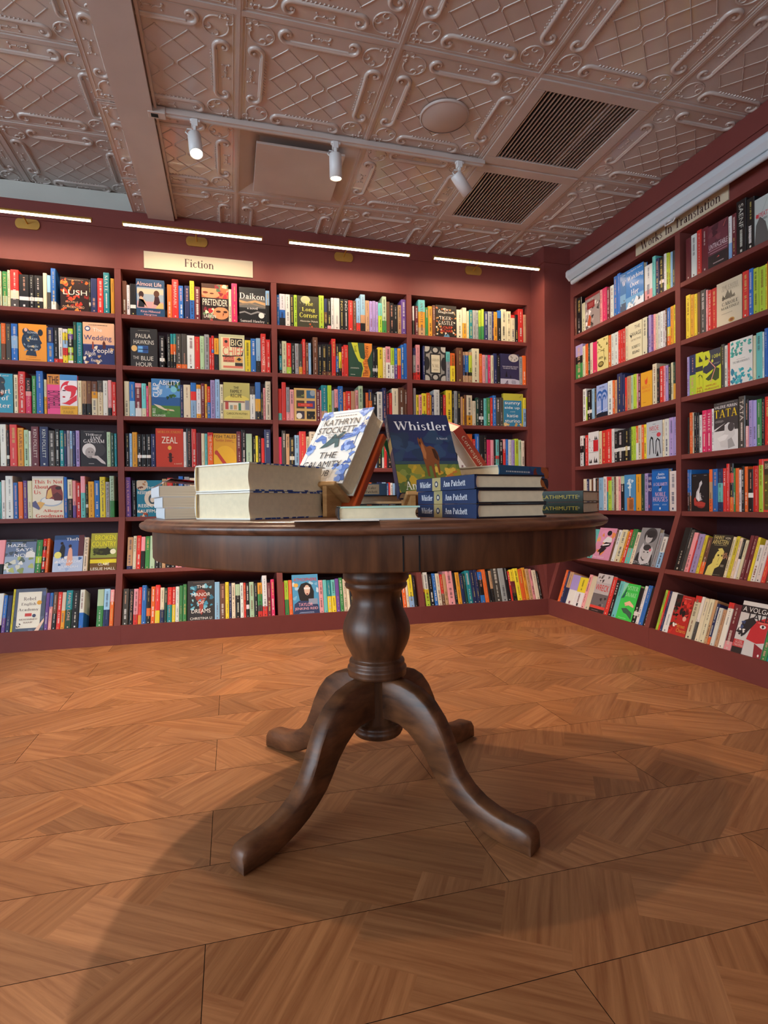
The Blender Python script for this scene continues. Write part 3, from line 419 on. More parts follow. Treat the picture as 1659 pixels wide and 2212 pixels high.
'GANG': ('red and dark photo cover with flowing gold lettering', 'b42824', "r 0 70 34 100 1c1814|b 14 4 0 20 50 92 11 1c1814 3a2c1c 5a4430 401414|b 14 6 40 40 98 94 12 d8342c 8c1c1c e04438 601414|e 62 56 9 8 1c1414|e 46 60 8 9 20181a|e 74 44 10 6 d8a090|b 8 9 4 2 40 30 9 c8342c e8e0d8 8c1c1c|t s dca048 66 25 44 9 0 Street|t s dca048 72 14 54 9 0 Chants|g 66 93 60 3 1 e8b0a8"),
'VOLGA': ('red, black and white cover with a large half face and block title', 'd0cecc', "r 0 86 100 100 dcdad8|r 0 78 100 92 26242a|p c42c34 40 30 50 64 100 78 100 30 76 26|p 26242a 0 40 20 64 46 72 60 64 30 36|b 12 4 4 34 44 62 6 26242a 3c4c78 e8e4e0|p 8c2430 76 0 70 26 100 18 100 0|r 0 12 36 26 c43c40|r 0 0 36 12 2c2426|e 84 58 10 3.5 ece8e4|e 84 58 4 2.6 26242a|r 66 63 100 65 e07868|t s ecebe8 52 85 92 9 0 A VOLGA|t s 26242a 62 73 78 13 0 TALE|t s ecc8c4 20 22 26 5 0 GUZEL|t s ecc8c4 20 16 32 5 0 YAKHINA|e 92 6 3 2.4 ece8e4"),
}
SHELF = """
B01:-1270,-1263,201,c;*-1259,-1233,202,G7e3=FRUIT;-1233,-1218,211,c;*-1218,-1174,217,r5c2g2;*-1174,-1121,193,k6w1k2;*-1121,-1095,194,k6w1k2;*-1095,-1049,194,k6w1k2;-1049,-1028,212,c;-1028,-1007,201,u5g5;*-1007,-980,244,b8w2;*-957,-803,199,@LUSH;-803,-793,196,k7w1k2;*-793,-757,205,B=;*-757,-723,209,r;*-723,-689,246,t=MATE;-683,-661,213,a
B02:-1276,-1272,207,T;*-1272,-1247,213,o5n4;*-1247,-1220,211,g;*-1220,-1185,214,b3u3b3;*-1181,-1034,218,@HEAD;*-1034,-997,205,B4b5;*-997,-972,205,k8r1;-972,-950,206,w8r1;*-950,-922,202,w1y2u2r2y2;*-922,-893,206,l2v2k3l2n1l2w1;-893,-874,247,D;*-874,-844,246,t=THE POPPY FIELDS;*-840,-666,251,@WEDDING
B03:*-1377,-1215,228,@HEART;*-1211,-1189,224,c=;*-1189,-1151,244,r=RED CLAY;*-1151,-1121,207,k3p1m4=KATE & FRIDA;*-1118,-1095,222,G;*-1095,-1057,252,b;-1054,-1039,203,c4a4;*-1037,-875,236,@BOMB;*-875,-851,205,c;*-851,-825,204,N6k3;*-825,-799,205,n6k3;*-799,-766,204,n3a2c5;*-766,-736,210,g3c6=THE WORST;*-736,-708,211,w=;-708,-687,215,p7k2;-687,-662,205,r
B04:*-1287,-1254,243,w;-1254,-1239,209,k7w1k2;*-1239,-1198,243,r;*-1198,-1165,224,a=LIARS;*-1165,-1140,213,e;-1140,-1127,207,w;*-1127,-1085,234,R=KEN FOLLETT;*-1083,-1035,234,B=KEN FOLLETT;*-1035,-1001,212,g=;*-1001,-976,221,k;-976,-954,214,t;-954,-938,211,B;-938,-921,214,s;-921,-908,212,u5s5;-908,-890,213,B;-890,-868,215,V;*-864,-721,218,@GARDAM;-721,-698,210,e;-698,-678,204,D;-678,-663,202,t
B05:-1293,-1286,216,T;*-1286,-1265,225,w;*-1265,-1225,250,w;*-1225,-1200,211,b;*-1200,-1174,216,o;*-1174,-1152,223,v;*-1152,-1126,222,c;*-1126,-960,248,@NOTUS;-960,-940,244,b;*-940,-913,229,c5k5;-913,-893,222,p6v3;*-893,-869,209,r;*-869,-842,249,p4T6;-842,-828,200,k6w1k3;*-828,-794,217,a;*-794,-764,223,b;*-764,-732,245,y=VERA;-732,-709,215,s=LESS;*-709,-682,251,e6G4=VILLA COCO
B06:-1321,-1251,203,p7k3;*-1249,-1093,205,@HAZEL;*-1093,-1060,198,G5l2G3;-1060,-1040,204,r2k1r2k1r2k1;-1040,-1024,206,o;*-1002,-843,222,@THEFT;*-843,-817,207,c=LARRY;*-806,-661,230,@BROKEN
B07:-1267,-1231,222,w8k2;-1231,-1211,210,b6v4;*-1211,-1187,208,B;-1187,-1175,242,y;*-1175,-1021,242,@REBEL;-1021,-1001,213,v;-1001,-983,212,b3p5;*-983,-960,215,n4k3;*-960,-938,214,r;-938,-917,212,c5a5;*-917,-883,221,t5D5=FAMILY LORE;*-883,-846,218,k;*-846,-820,222,w6b4;*-754,-719,219,e4G5;*-719,-686,220,u5B4;*-686,-663,214,p3o6
B11:*-620,-593,206,n;-593,-575,182,w;*-575,-540,192,k6w1k2;*-540,-376,227,@ALMOST;*-361,-333,206,o;*-333,-294,241,r=REMARKABLY;*-294,-265,205,b;*-260,-228,208,B;*-228,-200,241,y5b5;*-200,-164,208,R;*-157,7,233,@PRETEND;7,26,209,c;*26,62,248,m;*73,239,230,@DAIKON;239,266,220,u3k4
B12:*-577,-423,235,@BLUEHR;*-411,-381,197,k7w1k2;-366,-347,209,k=THE OUTSIDER;-347,-331,213,t3o3k4;-331,-314,214,t3o3k4;*-314,-282,215,g7o1;*-282,-249,217,g7o1;*-249,-203,210,w=;*-203,-172,205,r;-172,-145,211,e;*-145,-115,223,s;-115,-102,204,r;-102,-86,217,r4b1r5;-86,-57,203,a4k4;*-57,103,232,@BIGCH;*103,141,203,y;*141,174,215,b;*174,204,220,u6k3;*204,238,251,r=THE LIBERATORS;238,267,215,r
B13:*-619,-588,213,c;*-588,-556,211,b5u4;*-556,-519,204,p1R5w2;*-519,-492,204,T6c2;-492,-480,189,m;-480,-462,213,N;*-462,-294,237,@CULP;-294,-275,204,B;*-275,-232,207,c=;*-232,-198,221,b2r2u4;*-198,-170,210,a1w6a1;-170,-147,219,R;-147,-132,216,a;-132,-113,202,r4b4;*-113,-84,243,V=DAUGHTERS;*-84,-55,249,u=;-55,-33,218,c;*-33,131,233,@FAMILY;*131,165,214,g2w6;*165,200,242,b4a3k2;200,215,179,k;215,230,207,p;*230,265,251,c=TYRANT
B14:-617,-593,204,k;-593,-577,204,u;*-577,-548,212,a=;-548,-523,200,k7w1k3;*-523,-496,200,k7w1k3;-496,-470,201,k7w1k3;*-470,-442,203,B;*-442,-280,239,@ZEAL;-280,-262,220,w;*-262,-232,241,k=CRAIG JOHNSON;*-232,-202,240,r;*-202,-173,216,R;-173,-152,213,c;-152,-135,212,T;*-135,-100,220,r1o8=THE THING OF;*-100,43,215,@FISH;43,73,230,R;73,102,241,k;102,141,217,e;147,162,199,k;162,179,205,y;179,198,199,k;198,219,190,r;*219,260,246,B
B15:*-623,-589,243,v=JAN KARON;-582,-560,223,k;*-557,-410,224,@RESERV;-410,-380,233,N;-380,-346,239,r;-346,-313,233,k;-313,-284,249,b;-279,-247,246,s;-247,-211,239,c;-211,-177,233,r;-177,-142,239,G;-142,-108,242,k;-108,-73,233,a
B16:*-605,-573,201,N8B1;-573,-553,208,c;-553,-528,210,r;-528,-504,202,p4k5;-504,-478,204,G;-478,-448,207,e;-448,-424,203,k;-424,-408,202,g;-408,-387,202,N;-387,-358,201,k;-358,-330,200,k;-330,-293,200,w5p3;-293,-264,199,B;-264,-238,198,c;-238,-212,197,r;-212,-187,196,T;-187,-153,196,e;-153,-134,195,w;-134,-108,194,p;-108,-77,193,o;-77,-49,193,R;-49,-21,192,k;-21,8,191,b;8,42,190,c;42,71,189,r;71,100,188,t;100,135,188,k;135,164,187,y;164,199,186,n;199,235,185,g
B17:*-619,-585,215,g;*-582,-559,212,k=CAMERAE;*-559,-533,212,p5r2;-533,-514,220,r6a2;*-514,-488,231,b;*-488,-464,210,k5o2k2;*-464,-440,221,o;*-440,-413,229,r6y3;*-413,-389,212,c5B3;-389,-373,208,D;*-373,-346,212,r4t4;-346,-327,212,r4y4;-327,-305,214,w;-305,-285,219,G;-285,-263,226,G;*-259,-103,243,@MANOR;*-103,-72,231,u;*-72,-40,219,n;-40,-18,227,y;-18,-3,219,B;-3,20,220,c;*20,48,211,e3k6;48,69,219,w;69,83,218,r;83,103,214,k5w1k2;*103,132,221,e;132,153,212,k;*153,182,214,a2G2g1r1;*182,212,258,w6r2;212,235,211,R;235,257,232,m
B21:310,328,200,b;*328,366,208,w4b2k2;*366,398,208,w;398,421,208,k;421,444,208,l;*444,587,207,@CORNER;*587,622,219,l;622,644,201,B4n3k2;644,669,201,k8p1;669,688,210,w;*688,728,210,w;728,757,207,k=NO;757,787,208,k=NO;787,819,203,r;819,842,202,n;842,871,221,u6r2;*871,905,250,u5N2k2;905,934,212,N;934,957,210,V;957,978,213,V;978,996,208,V;996,1024,202,T3l4;*1024,1055,249,e6G3;1055,1079,216,n;1079,1106,209,k;1106,1136,199,k;1136,1161,199,N;*1161,1197,240,v
B22:321,340,208,k4t4k1;*340,371,212,c;371,401,201,r7l2;401,425,202,k=THE ROAD;425,450,201,s;450,474,200,g6a2;474,495,233,r;495,514,211,n;514,532,210,u;*543,577,250,n;577,603,203,k;*603,637,208,k7n1;637,669,209,k7n1;*669,698,248,r=;698,717,215,k3b4k1;717,738,216,k2y4k2;738,751,200,r;751,784,212,r;*784,952,232,@BETRAY;952,971,197,k6w1k2;971,989,197,k6w1k2;*989,1025,211,y;1025,1047,210,c;*1047,1081,220,p5w5;1081,1108,212,l5w4;1108,1130,212,b5v4;1130,1156,212,a5r4;1156,1178,238,b;1178,1201,248,b
B23:310,334,206,r7T2;*334,363,250,r;363,387,218,s6p2;387,415,204,p;*415,561,215,@SUNSET;561,587,210,R;587,596,206,p;*596,637,241,t5N2;637,666,242,l6D2;666,684,209,s;684,710,218,p4D3;710,744,240,b=WOLF;744,763,201,o;763,798,208,r;798,828,210,N;828,850,218,p;850,882,248,e7r2;882,899,201,k;899,921,204,o;921,946,225,B2o3B1;946,980,200,k;980,1019,213,w;1019,1046,241,B;1046,1067,201,R;1067,1088,208,r;1088,1133,241,c=;1133,1177,248,n;1177,1197,236,n
B24:309,330,200,m;330,357,242,g;357,381,221,N;381,414,199,k5w1k2;414,444,214,u;*444,490,240,r;490,511,206,c;511,553,240,c;553,588,208,k;588,616,203,B;616,644,209,r;644,679,204,p;679,713,210,k;713,747,205,s;747,782,212,o;782,817,212,T;817,846,207,k;846,881,214,r;881,910,214,c;910,939,215,B;939,975,210,u;*975,1011,216,k=AMERICAN;1011,1026,217,G6w3;1026,1047,206,r;1047,1083,212,k;1083,1113,218,B;1113,1149,213,s;1149,1186,220,r
B25:663,697,208,k;697,726,211,r;726,755,208,y;755,789,209,c;789,824,211,k;824,859,208,t;*859,900,211,g;900,935,208,o;935,971,209,k;*971,1007,211,B;1007,1037,209,u;1037,1055,202,b;1055,1067,208,r;1067,1085,205,w;1085,1103,202,u;1103,1133,207,k;1133,1170,207,n
B27:295,317,211,m;*317,344,220,l5G4;344,368,221,o;*368,534,253,@ATMOS;534,563,212,p;563,588,212,T;588,615,209,t4y4;615,643,211,T4y4;643,668,217,v;668,692,221,G;692,715,212,c;715,734,202,c;734,762,207,k;762,791,200,r;791,821,204,w;821,850,197,b;850,880,198,k;880,910,194,o;910,946,196,t;946,982,191,c;982,1018,192,R;1018,1055,187,G;1055,1086,168,k;1086,1113,172,o;1113,1132,177,c;1132,1166,220,y6u3;1166,1187,214,k
B31:1242,1256,201,w5g5;1261,1285,203,R;*1285,1336,248,T3a4N2=ANTIDOTE;1336,1358,199,G;1358,1389,209,a;1389,1414,218,n;*1414,1571,223,@TIGER;*1571,1617,202,c;1617,1649,219,c4a4;1649,1669,198,c;1669,1696,207,t;1696,1719,207,s;1719,1742,208,s;1742,1764,210,l5G4;1764,1786,220,l5G4;1786,1816,206,B;1816,1849,208,s;1849,1862,211,B;1862,1891,208,a;1891,1921,220,b2k6;*1921,1963,232,c=;1963,2000,221,c=;2000,2032,196,r1c8;2032,2057,201,k;*2057,2100,245,r;2100,2124,206,N
B32:1242,1263,221,B2s5r2;1263,1295,245,p7r2;1318,1330,241,B;*1330,1485,239,@KING;1489,1520,210,T3s6;1520,1558,202,o4y5;*1569,1618,243,n;1618,1634,216,N1B6N2;1634,1662,217,N1b5k1N2;1662,1689,218,N1l5k1N2;*1689,1745,245,c=;1745,1768,210,o;1768,1793,204,p;1793,1813,204,s;1813,1834,205,m;1834,1859,204,c;1859,1885,219,B;1885,1910,205,k;*1910,2063,222,@MOON;2063,2091,207,s;2091,2121,216,o
B33:1241,1262,249,s;1262,1282,203,y6k2;1282,1306,204,p;1306,1340,215,y6G3;1340,1367,220,o;1367,1376,204,a;1376,1395,207,B;1395,1438,244,w;1438,1463,211,k;1463,1485,210,r;*1485,1531,244,y;1531,1546,236,k;1546,1572,241,s;1572,1596,241,k;1596,1615,202,N;1615,1625,190,a;1625,1642,216,n;*1642,1687,215,c6a3;1687,1715,176,c;1715,1738,201,D=;1738,1776,197,k6w1k2;1776,1800,197,T;1800,1828,203,G;1828,1848,204,r;1848,1875,221,b;1875,1905,207,g;1905,1932,208,g;*1932,2092,240,@SUNNY;2092,2118,213,y3u5
B34:1242,1279,203,k;1279,1312,208,r;1312,1344,204,c;1344,1377,204,k;1377,1409,205,b;1409,1442,206,w;1442,1475,211,k;1475,1508,207,R;1508,1541,207,t;1541,1569,218,k;1569,1641,227,w;1641,1685,247,o;1685,1709,211,r;1709,1739,249,b5p3;1739,1772,240,k=;1772,1797,240,k=;1797,1827,209,m;1827,1853,208,p;1853,1868,209,k;1868,1895,211,T5r1T3;1895,1926,209,k;1926,1949,215,p3r6;1949,1969,215,b;1969,1996,213,w;1996,2022,211,V;2022,2052,220,l;2052,2076,212,e;2076,2102,206,c
B37:1224,1245,218,w4a1R4;1245,1277,231,w4y1l3;1277,1308,216,k;1308,1332,221,b;1332,1362,220,c;1362,1383,212,r5n3;1383,1408,212,N;*1408,1456,260,p;1456,1476,219,k;1476,1506,221,a;1506,1532,211,B;1532,1550,210,D;*1550,1585,230,t;1585,1616,231,B;1616,1643,232,B;1643,1676,216,b2k4b2;1676,1706,243,o;1706,1727,219,k;1727,1749,221,N4k3;*1749,1801,255,g;*1801,1844,238,s;1844,1872,253,k;1872,1887,211,r;1887,1920,223,y3R3k2;1920,1956,230,y;1956,1987,223,o;1987,2012,233,a;2012,2041,223,N;2041,2062,221,p;2062,2095,212,c;2095,2111,202,k
RA1:3522,3500,262,n;*3500,3439,251,k;3439,3400,198,c;*3400,3240,223,@MANGA;3240,3216,218,p;3216,3170,218,m;3170,3137,205,R;3137,3101,205,w;3101,3068,250,b;3068,3039,256,b;*3039,2985,240,@BLUEW;*2985,2829,239,@WATCH;*2824,2761,202,w5p2;2761,2734,233,T;2734,2706,209,B;*2706,2671,204,k7w1k3;2671,2651,211,w;2651,2632,207,l;2632,2622,202,y;2622,2605,201,u;2605,2586,200,g
RA2:*3517,3435,235,V3k2G4;3435,3404,212,c;3404,3372,218,o;3372,3352,213,D;3352,3321,212,c;3321,3272,206,m;*3272,3157,212,@GIRL;3157,3130,207,o;3130,3095,207,w;3095,3062,207,w;3062,3037,210,r=;3037,3016,209,r=;3016,2995,209,r=;2995,2964,214,c;*2964,2846,217,@SAVAGE;*2846,2804,218,c;2804,2795,209,B;2795,2771,218,V;2771,2755,214,v;2755,2737,212,p;2737,2719,208,c;2719,2699,209,w;2699,2678,209,w;2678,2661,208,w;2661,2648,213,n;2648,2624,211,b4y2o2;2624,2600,212,a;2600,2582,213,y
RA3:3436,3400,222,w;3400,3386,163,l;3386,3336,204,k6w1k2;3336,3306,205,u;3306,3282,199,g;*3282,3167,214,@BTREE;*3167,3121,220,w;3121,3098,216,o;3098,3076,212,N;*3076,3028,246,B;3028,3002,231,B;3002,2983,208,r;2983,2947,211,N;2947,2927,210,e;2927,2896,211,l;2896,2884,208,p;2884,2859,204,R;*2859,2765,203,@CAT;*2765,2730,233,c;2730,2707,200,k;2707,2676,206,r;2676,2664,203,p;2664,2641,202,V;2641,2621,203,k;2621,2605,208,c;2605,2588,205,D4a3
RA4:3472,3432,212,w3k2w4;3432,3413,191,k;3413,3376,209,r;*3376,3262,223,@CRACK;3262,3231,218,c;3231,3183,218,r;*3183,3133,220,r;3133,3105,217,w;3105,3073,195,k5w1k3;*3073,3017,199,k5w1k3;*3017,2960,200,k5w1k3;2960,2948,205,D;2948,2924,206,l;2924,2907,205,l;2907,2887,205,o4w4;2887,2858,206,c;2858,2837,205,o;2837,2814,204,y;*2814,2687,212,@MAPU;2687,2673,211,c;*2673,2638,212,w;*2638,2602,214,V;2602,2579,213,V
RA5:3437,3400,216,c;3400,3372,214,B;3372,3347,211,c;3347,3327,209,n;3327,3302,217,w;3302,3285,214,k;3285,3267,211,n;3267,3219,217,u;3219,3183,222,w;3183,3170,219,r4t5;3170,3136,218,r1l8;3136,3111,216,e;3111,3094,215,n;3094,3069,217,c;3069,3047,214,p;3047,3011,216,e2k7;*3011,2908,221,@MATCH;*2908,2864,220,a;2864,2834,219,D;2834,2804,221,V;*2804,2772,215,@WHATKI;*2772,2642,240,@NOBLE;*2637,2584,223,w
RA6:3345,3323,27,k;3323,3252,42,p5B4;3252,3197,200,T;*3197,3026,212,@PINK;3026,3010,204,n;3010,2979,204,w;*2979,2929,208,c;2929,2912,198,a;2912,2885,210,r;*2885,2842,215,G5T4;2842,2812,197,c;*2812,2663,227,@CITY;*2663,2629,201,s;*2629,2592,181,w3u3;2592,2573,196,k
RA7:3434,3407,227,o;3407,3384,222,B;3384,3339,219,N4B4;*3339,3254,205,V4w4;*3254,3167,198,y4w4;3167,3133,226,p;*3133,3082,220,c;*3082,2938,244,@WRECK;*2938,2900,237,r;2900,2867,223,k;*2867,2826,222,T;*2826,2692,217,@SISTER;2692,2660,204,k6w1k2;2660,2636,220,w;*2636,2604,227,b;*2604,2566,221,k
RB1:*2511,2475,220,R;*2475,2437,224,w;*2437,2406,231,r;*2406,2363,225,R;*2363,2243,215,@TRACE;2243,2223,209,w5u3;*2223,2197,210,R;*2197,2142,255,k=SAENF;*2142,2098,239,k;*2098,2004,214,@REP
RB2:*2513,2482,232,y;*2482,2457,224,a;2457,2436,220,y;2436,2415,221,n;*2415,2379,223,g;2379,2368,214,p;*2368,2343,206,r=THRILLS;*2343,2312,206,r;*2312,2166,216,@CASTLE;*2166,2131,220,r;*2131,2108,220,b;*2108,2078,212,l;*2078,2044,208,l;2044,2036,210,y;2036,2012,217,r
RB3:2507,2490,209,V;*2490,2447,212,B5l5;*2447,2399,212,@Q84B;*2399,2288,207,@Q84;2288,2268,216,g;2268,2250,205,w;2250,2235,212,r;*2235,2110,215,@BIBLIO;2110,2094,208,c;*2094,2061,216,T;2061,2052,211,w;*2052,2034,224,b;2034,2007,226,u
RB4:2505,2492,196,k;2492,2470,219,o;2470,2462,217,c;2462,2441,214,k;2441,2427,210,k;2427,2408,196,w;*2408,2377,216,m=THREE;*2377,2347,216,m=THREE;2347,2332,216,w;*2332,2190,239,@TATA;*2190,2151,248,g=TATA;*2151,2134,226,k5p4;*2134,2112,219,V;*2112,2092,216,V;*2092,2066,217,G;2066,2051,213,k=KIDNAPPED;*2051,2014,221,r
RB5:2508,2494,223,b5k4;2494,2479,222,b5n3;*2479,2366,197,@SMOKE;2366,2344,216,o3N4o3;*2344,2312,216,b;*2312,2281,215,B3T4B2;2281,2261,216,r;*2261,2242,237,r;*2242,2218,237,k2r2k3o3;2218,2209,212,G;*2209,2188,212,o;2188,2174,203,w;2174,2158,219,k;*2158,2139,216,o;*2139,2110,202,k5w1k3;2110,2105,216,r;*2105,2083,216,r=SAER;*2083,2058,245,r1l8;*2058,2023,244,@BRER
RB6:*2493,2446,240,k=;2446,2423,230,g;*2423,2394,215,p;2394,2387,173,r;*2387,2348,209,V;2348,2327,204,y;*2327,2298,193,n4o2;*2298,2181,211,@FANNY;2181,2163,204,c;*2163,2143,208,y;2143,2125,201,c;2125,2110,196,k3w3;2110,2092,192,c;*2092,2071,216,R;*2071,2050,215,R;2050,2035,209,y;*2035,2010,174,w;*2010,1983,198,w;1983,1960,178,r;1960,1936,196,n
RB7:2506,2488,220,l;2488,2475,219,r;2475,2459,219,B;*2459,2419,217,w;*2419,2304,209,@GANG;*2304,2265,221,r1c6;2265,2245,221,w4g3;*2245,2218,216,c;*2218,2188,218,c;2188,2171,217,N;2171,2155,202,B8o2;*2155,2130,185,w;2130,2110,179,N;*2110,2078,219,r1w7;*2078,2039,216,R8p2;*2036,1890,240,@VOLGA;1890,1863,174,G6;1863,1839,180,t
"""

# ================================================================ THE ROOM
YB, XR, CZ, CZ2 = 3.74, 2.365, 2.59, 2.80       # front planes of the bookcases, low and raised ceiling
BUR = MAT['burgundy']
def struct(name, mb, mats, parent=None):
    o = mb.build(name, mats, parent)
    if not parent: o['kind'] = 'structure'
    return o

# floor: long boards, each printed with short diagonal oak strips
def clip(poly, x0, y0, x1, y1):
    def cut(P, f, g):
        out = []
        for i in range(len(P)):
            a, b = P[i-1], P[i]; fa, fb = f(a), f(b)
            if (fa >= 0) != (fb >= 0): t = fa/(fa-fb); out.append((a[0]+(b[0]-a[0])*t, a[1]+(b[1]-a[1])*t))
            if fb >= 0: out.append(b)
        return out
    for f in (lambda p: p[0]-x0, lambda p: x1-p[0], lambda p: p[1]-y0, lambda p: y1-p[1]):
        if len(poly) < 3: return []
        poly = cut(poly, f, None)
    return poly
R = random.Random(11)
fl = MB()
fl.poly([(-4.5, -3.5, -.003), (2.7, -3.5, -.003), (2.7, 4.05, -.003), (-4.5, 4.05, -.003)], (.03, .015, .008), 1)
PW, PL = .125, .375
row = 0; y = 1.06-.2318*20
while y < 4.0:
    off = -.056+(.605 if row % 2 == 0 else 0) - 1.21*5
    x = off
    while x < 2.7:
        bx0, by0, bx1, by1 = max(x+.0007, -4.5), y+.0007, min(x+1.2093, 2.7), y+.2311
        if bx1 > bx0+.01:
            ang = radians(R.choice([32, 58, -32, -58, 45])); ca, sa = cos(ang), sin(ang)
            ox, oy = R.uniform(0, .3), R.uniform(0, .3); tone0 = R.uniform(.93, 1.06)
            cx, cy = (bx0+bx1)/2, (by0+by1)/2
            # herringbone lattice in rotated frame
            for i in range(-8, 8):
                for j in range(-2, 3):
                    for kind in (0, 1):
                        u0 = i*PW + j*PL - ox; v0 = i*PW - j*PL - oy
                        # each lattice cell carries one strip along u and one along v
                        if kind == 0: q = (u0, v0, u0+PL, v0+PW)
                        else: q = (u0+PL, v0+PW-PL, u0+PL+PW, v0+PW)
                        pts = [(q[0], q[1]), (q[2], q[1]), (q[2], q[3]), (q[0], q[3])]
                        W_ = [(cx+p[0]*ca-p[1]*sa, cy+p[0]*sa+p[1]*ca) for p in pts]
                        if max(p[0] for p in W_) < bx0 or min(p[0] for p in W_) > bx1 or max(p[1] for p in W_) < by0 or min(p[1] for p in W_) > by1: continue
                        c = clip(W_, bx0, by0, bx1, by1)
                        if len(c) < 3: continue
                        t = tone0*R.uniform(.82, 1.12); wob = R.uniform(-.08, .08)
                        du, dv = R.uniform(0, 9), R.uniform(0, 9); uv = []
                        for p in c:
                            lx, ly = p[0]-cx, p[1]-cy; a_, b_ = lx*ca+ly*sa, -lx*sa+ly*ca
                            if kind: a_, b_ = b_, a_
                            uv.append((a_+du, b_+dv))
                        fl.poly([(p[0], p[1], 0) for p in c], (t, t*(1+wob*.4), t*(1+wob)), 0, uv)
        x += 1.21
    y += .2318; row += 1
def floor_mat():
    m, nt, b = nodes('oak_strip_floor')
    at = nt.nodes.new('ShaderNodeAttribute'); at.attribute_name = 'Col'
    uv = nt.nodes.new('ShaderNodeUVMap'); mp = nt.nodes.new('ShaderNodeMapping'); mp.inputs['Scale'].default_value = (1.6, 34, 1)
    nt.links.new(uv.outputs[0], mp.inputs['Vector'])
    n = nt.nodes.new('ShaderNodeTexNoise'); n.inputs['Scale'].default_value = 1.6; n.inputs['Detail'].default_value = 8; n.inputs['Roughness'].default_value = .65; n.inputs['Distortion'].default_value = .6
    nt.links.new(mp.outputs[0], n.inputs['Vector'])
    r = nt.nodes.new('ShaderNodeValToRGB'); e = r.color_ramp.elements; e[0].position = .28; e[1].position = .68
    e[0].color = (*rgb('84502f'), 1); e[1].color = (*rgb('b37c50'), 1)
    nt.links.new(n.outputs['Fac'], r.inputs[0])
    mx = nt.nodes.new('ShaderNodeMix'); mx.data_type = 'RGBA'; mx.blend_type = 'MULTIPLY'; mx.inputs[0].default_value = 1
    nt.links.new(r.outputs[0], mx.inputs[6]); nt.links.new(at.outputs['Color'], mx.inputs[7]); nt.links.new(mx.outputs[2], b.inputs['Base Color'])
    b.inputs['Roughness'].default_value = .42; b.inputs['Specular IOR Level'].default_value = .35
    bb = nt.nodes.new('ShaderNodeBump'); bb.inputs['Strength'].default_value = .2; bb.inputs['Distance'].default_value = .0006
    nt.links.new(n.outputs['Fac'], bb.inputs['Height']); nt.links.new(bb.outputs[0], b.inputs['Normal'])
    return m
struct('floor', fl, [floor_mat(), MAT['dark']])

# walls
m = MB(); m.box((-4.6, 4.0, 0), (2.75, 4.1, 2.95)); struct('wall_back', m, MAT['white_wall'])
m = MB(); m.box((2.65, -3.6, 0), (2.75, 4.0, 2.95)); struct('wall_right', m, MAT['burgundy2'])
m = MB(); m.box((-4.6, -3.6, 0), (-4.5, -2.7, 2.95)); m.box((-4.6, 2.0, 0), (-4.5, 4.0, 2.95)); m.box((-4.6, -2.7, 0), (-4.5, 2.0, .45)); m.box((-4.6, -2.7, 2.45), (-4.5, 2.0, 2.95))
struct('wall_left', m, MAT['burgundy2'])
m = MB(); m.box((-4.6, -3.6, 0), (-.7, -3.5, 2.95)); m.box((1.9, -3.6, 0), (2.65, -3.5, 2.95)); m.box((-.7, -3.6, 2.4), (1.9, -3.5, 2.95)); struct('wall_front', m, MAT['burgundy2'])
glass, nt_, b_ = nodes('window_glass'); b_.inputs['Transmission Weight'].default_value = 1; b_.inputs['Roughness'].default_value = .02; b_.inputs['Base Color'].default_value = (.95, .98, 1, 1)
def glazed(name, ax, x, a0, a1, z0, z1, n):
    f = MB(); fr = .05
    def bx(p, q, r_, s_): f.box((x-.03, p, r_), (x+.03, q, s_)) if ax == 'x' else f.box((p, x-.03, r_), (q, x+.03, s_))
    bx(a0, a1, z0, z0+fr); bx(a0, a1, z1-fr, z1)
    for i in range(n+1):
        c = a0+(a1-a0-fr)*i/n; bx(c, c+fr, z0, z1)
    o = struct(name, f, MAT['white_metal'])
    g = MB(); g.box((x-.004, a0, z0), (x+.004, a1, z1)) if ax == 'x' else g.box((a0, x-.004, z0), (a1, x+.004, z1))
    g.build('pane', glass, o)
glazed('window_1', 'x', -4.55, -2.7, 2.0, .45, 2.45, 3)
glazed('door_1', 'y', -3.55, -.7, 1.9, 0, 2.4, 2)

# corner column and frieze
m = MB(); m.box((2.157, 3.555, 0), (2.65, 4.0, CZ)); struct('wall_corner', m, BUR)
m = MB(); m.box((2.149, 3.547, 2.481), (2.66, 3.99, CZ)); struct('trim_1', m, BUR)
m = MB(); m.box((-1.60, YB-.006, 2.481), (2.149, YB+.24, CZ)); struct('trim_2', m, BUR)
m = MB(); m.box((XR-.006, .2, 2.481), (XR+.28, 3.547, CZ)); struct('trim_3', m, BUR)

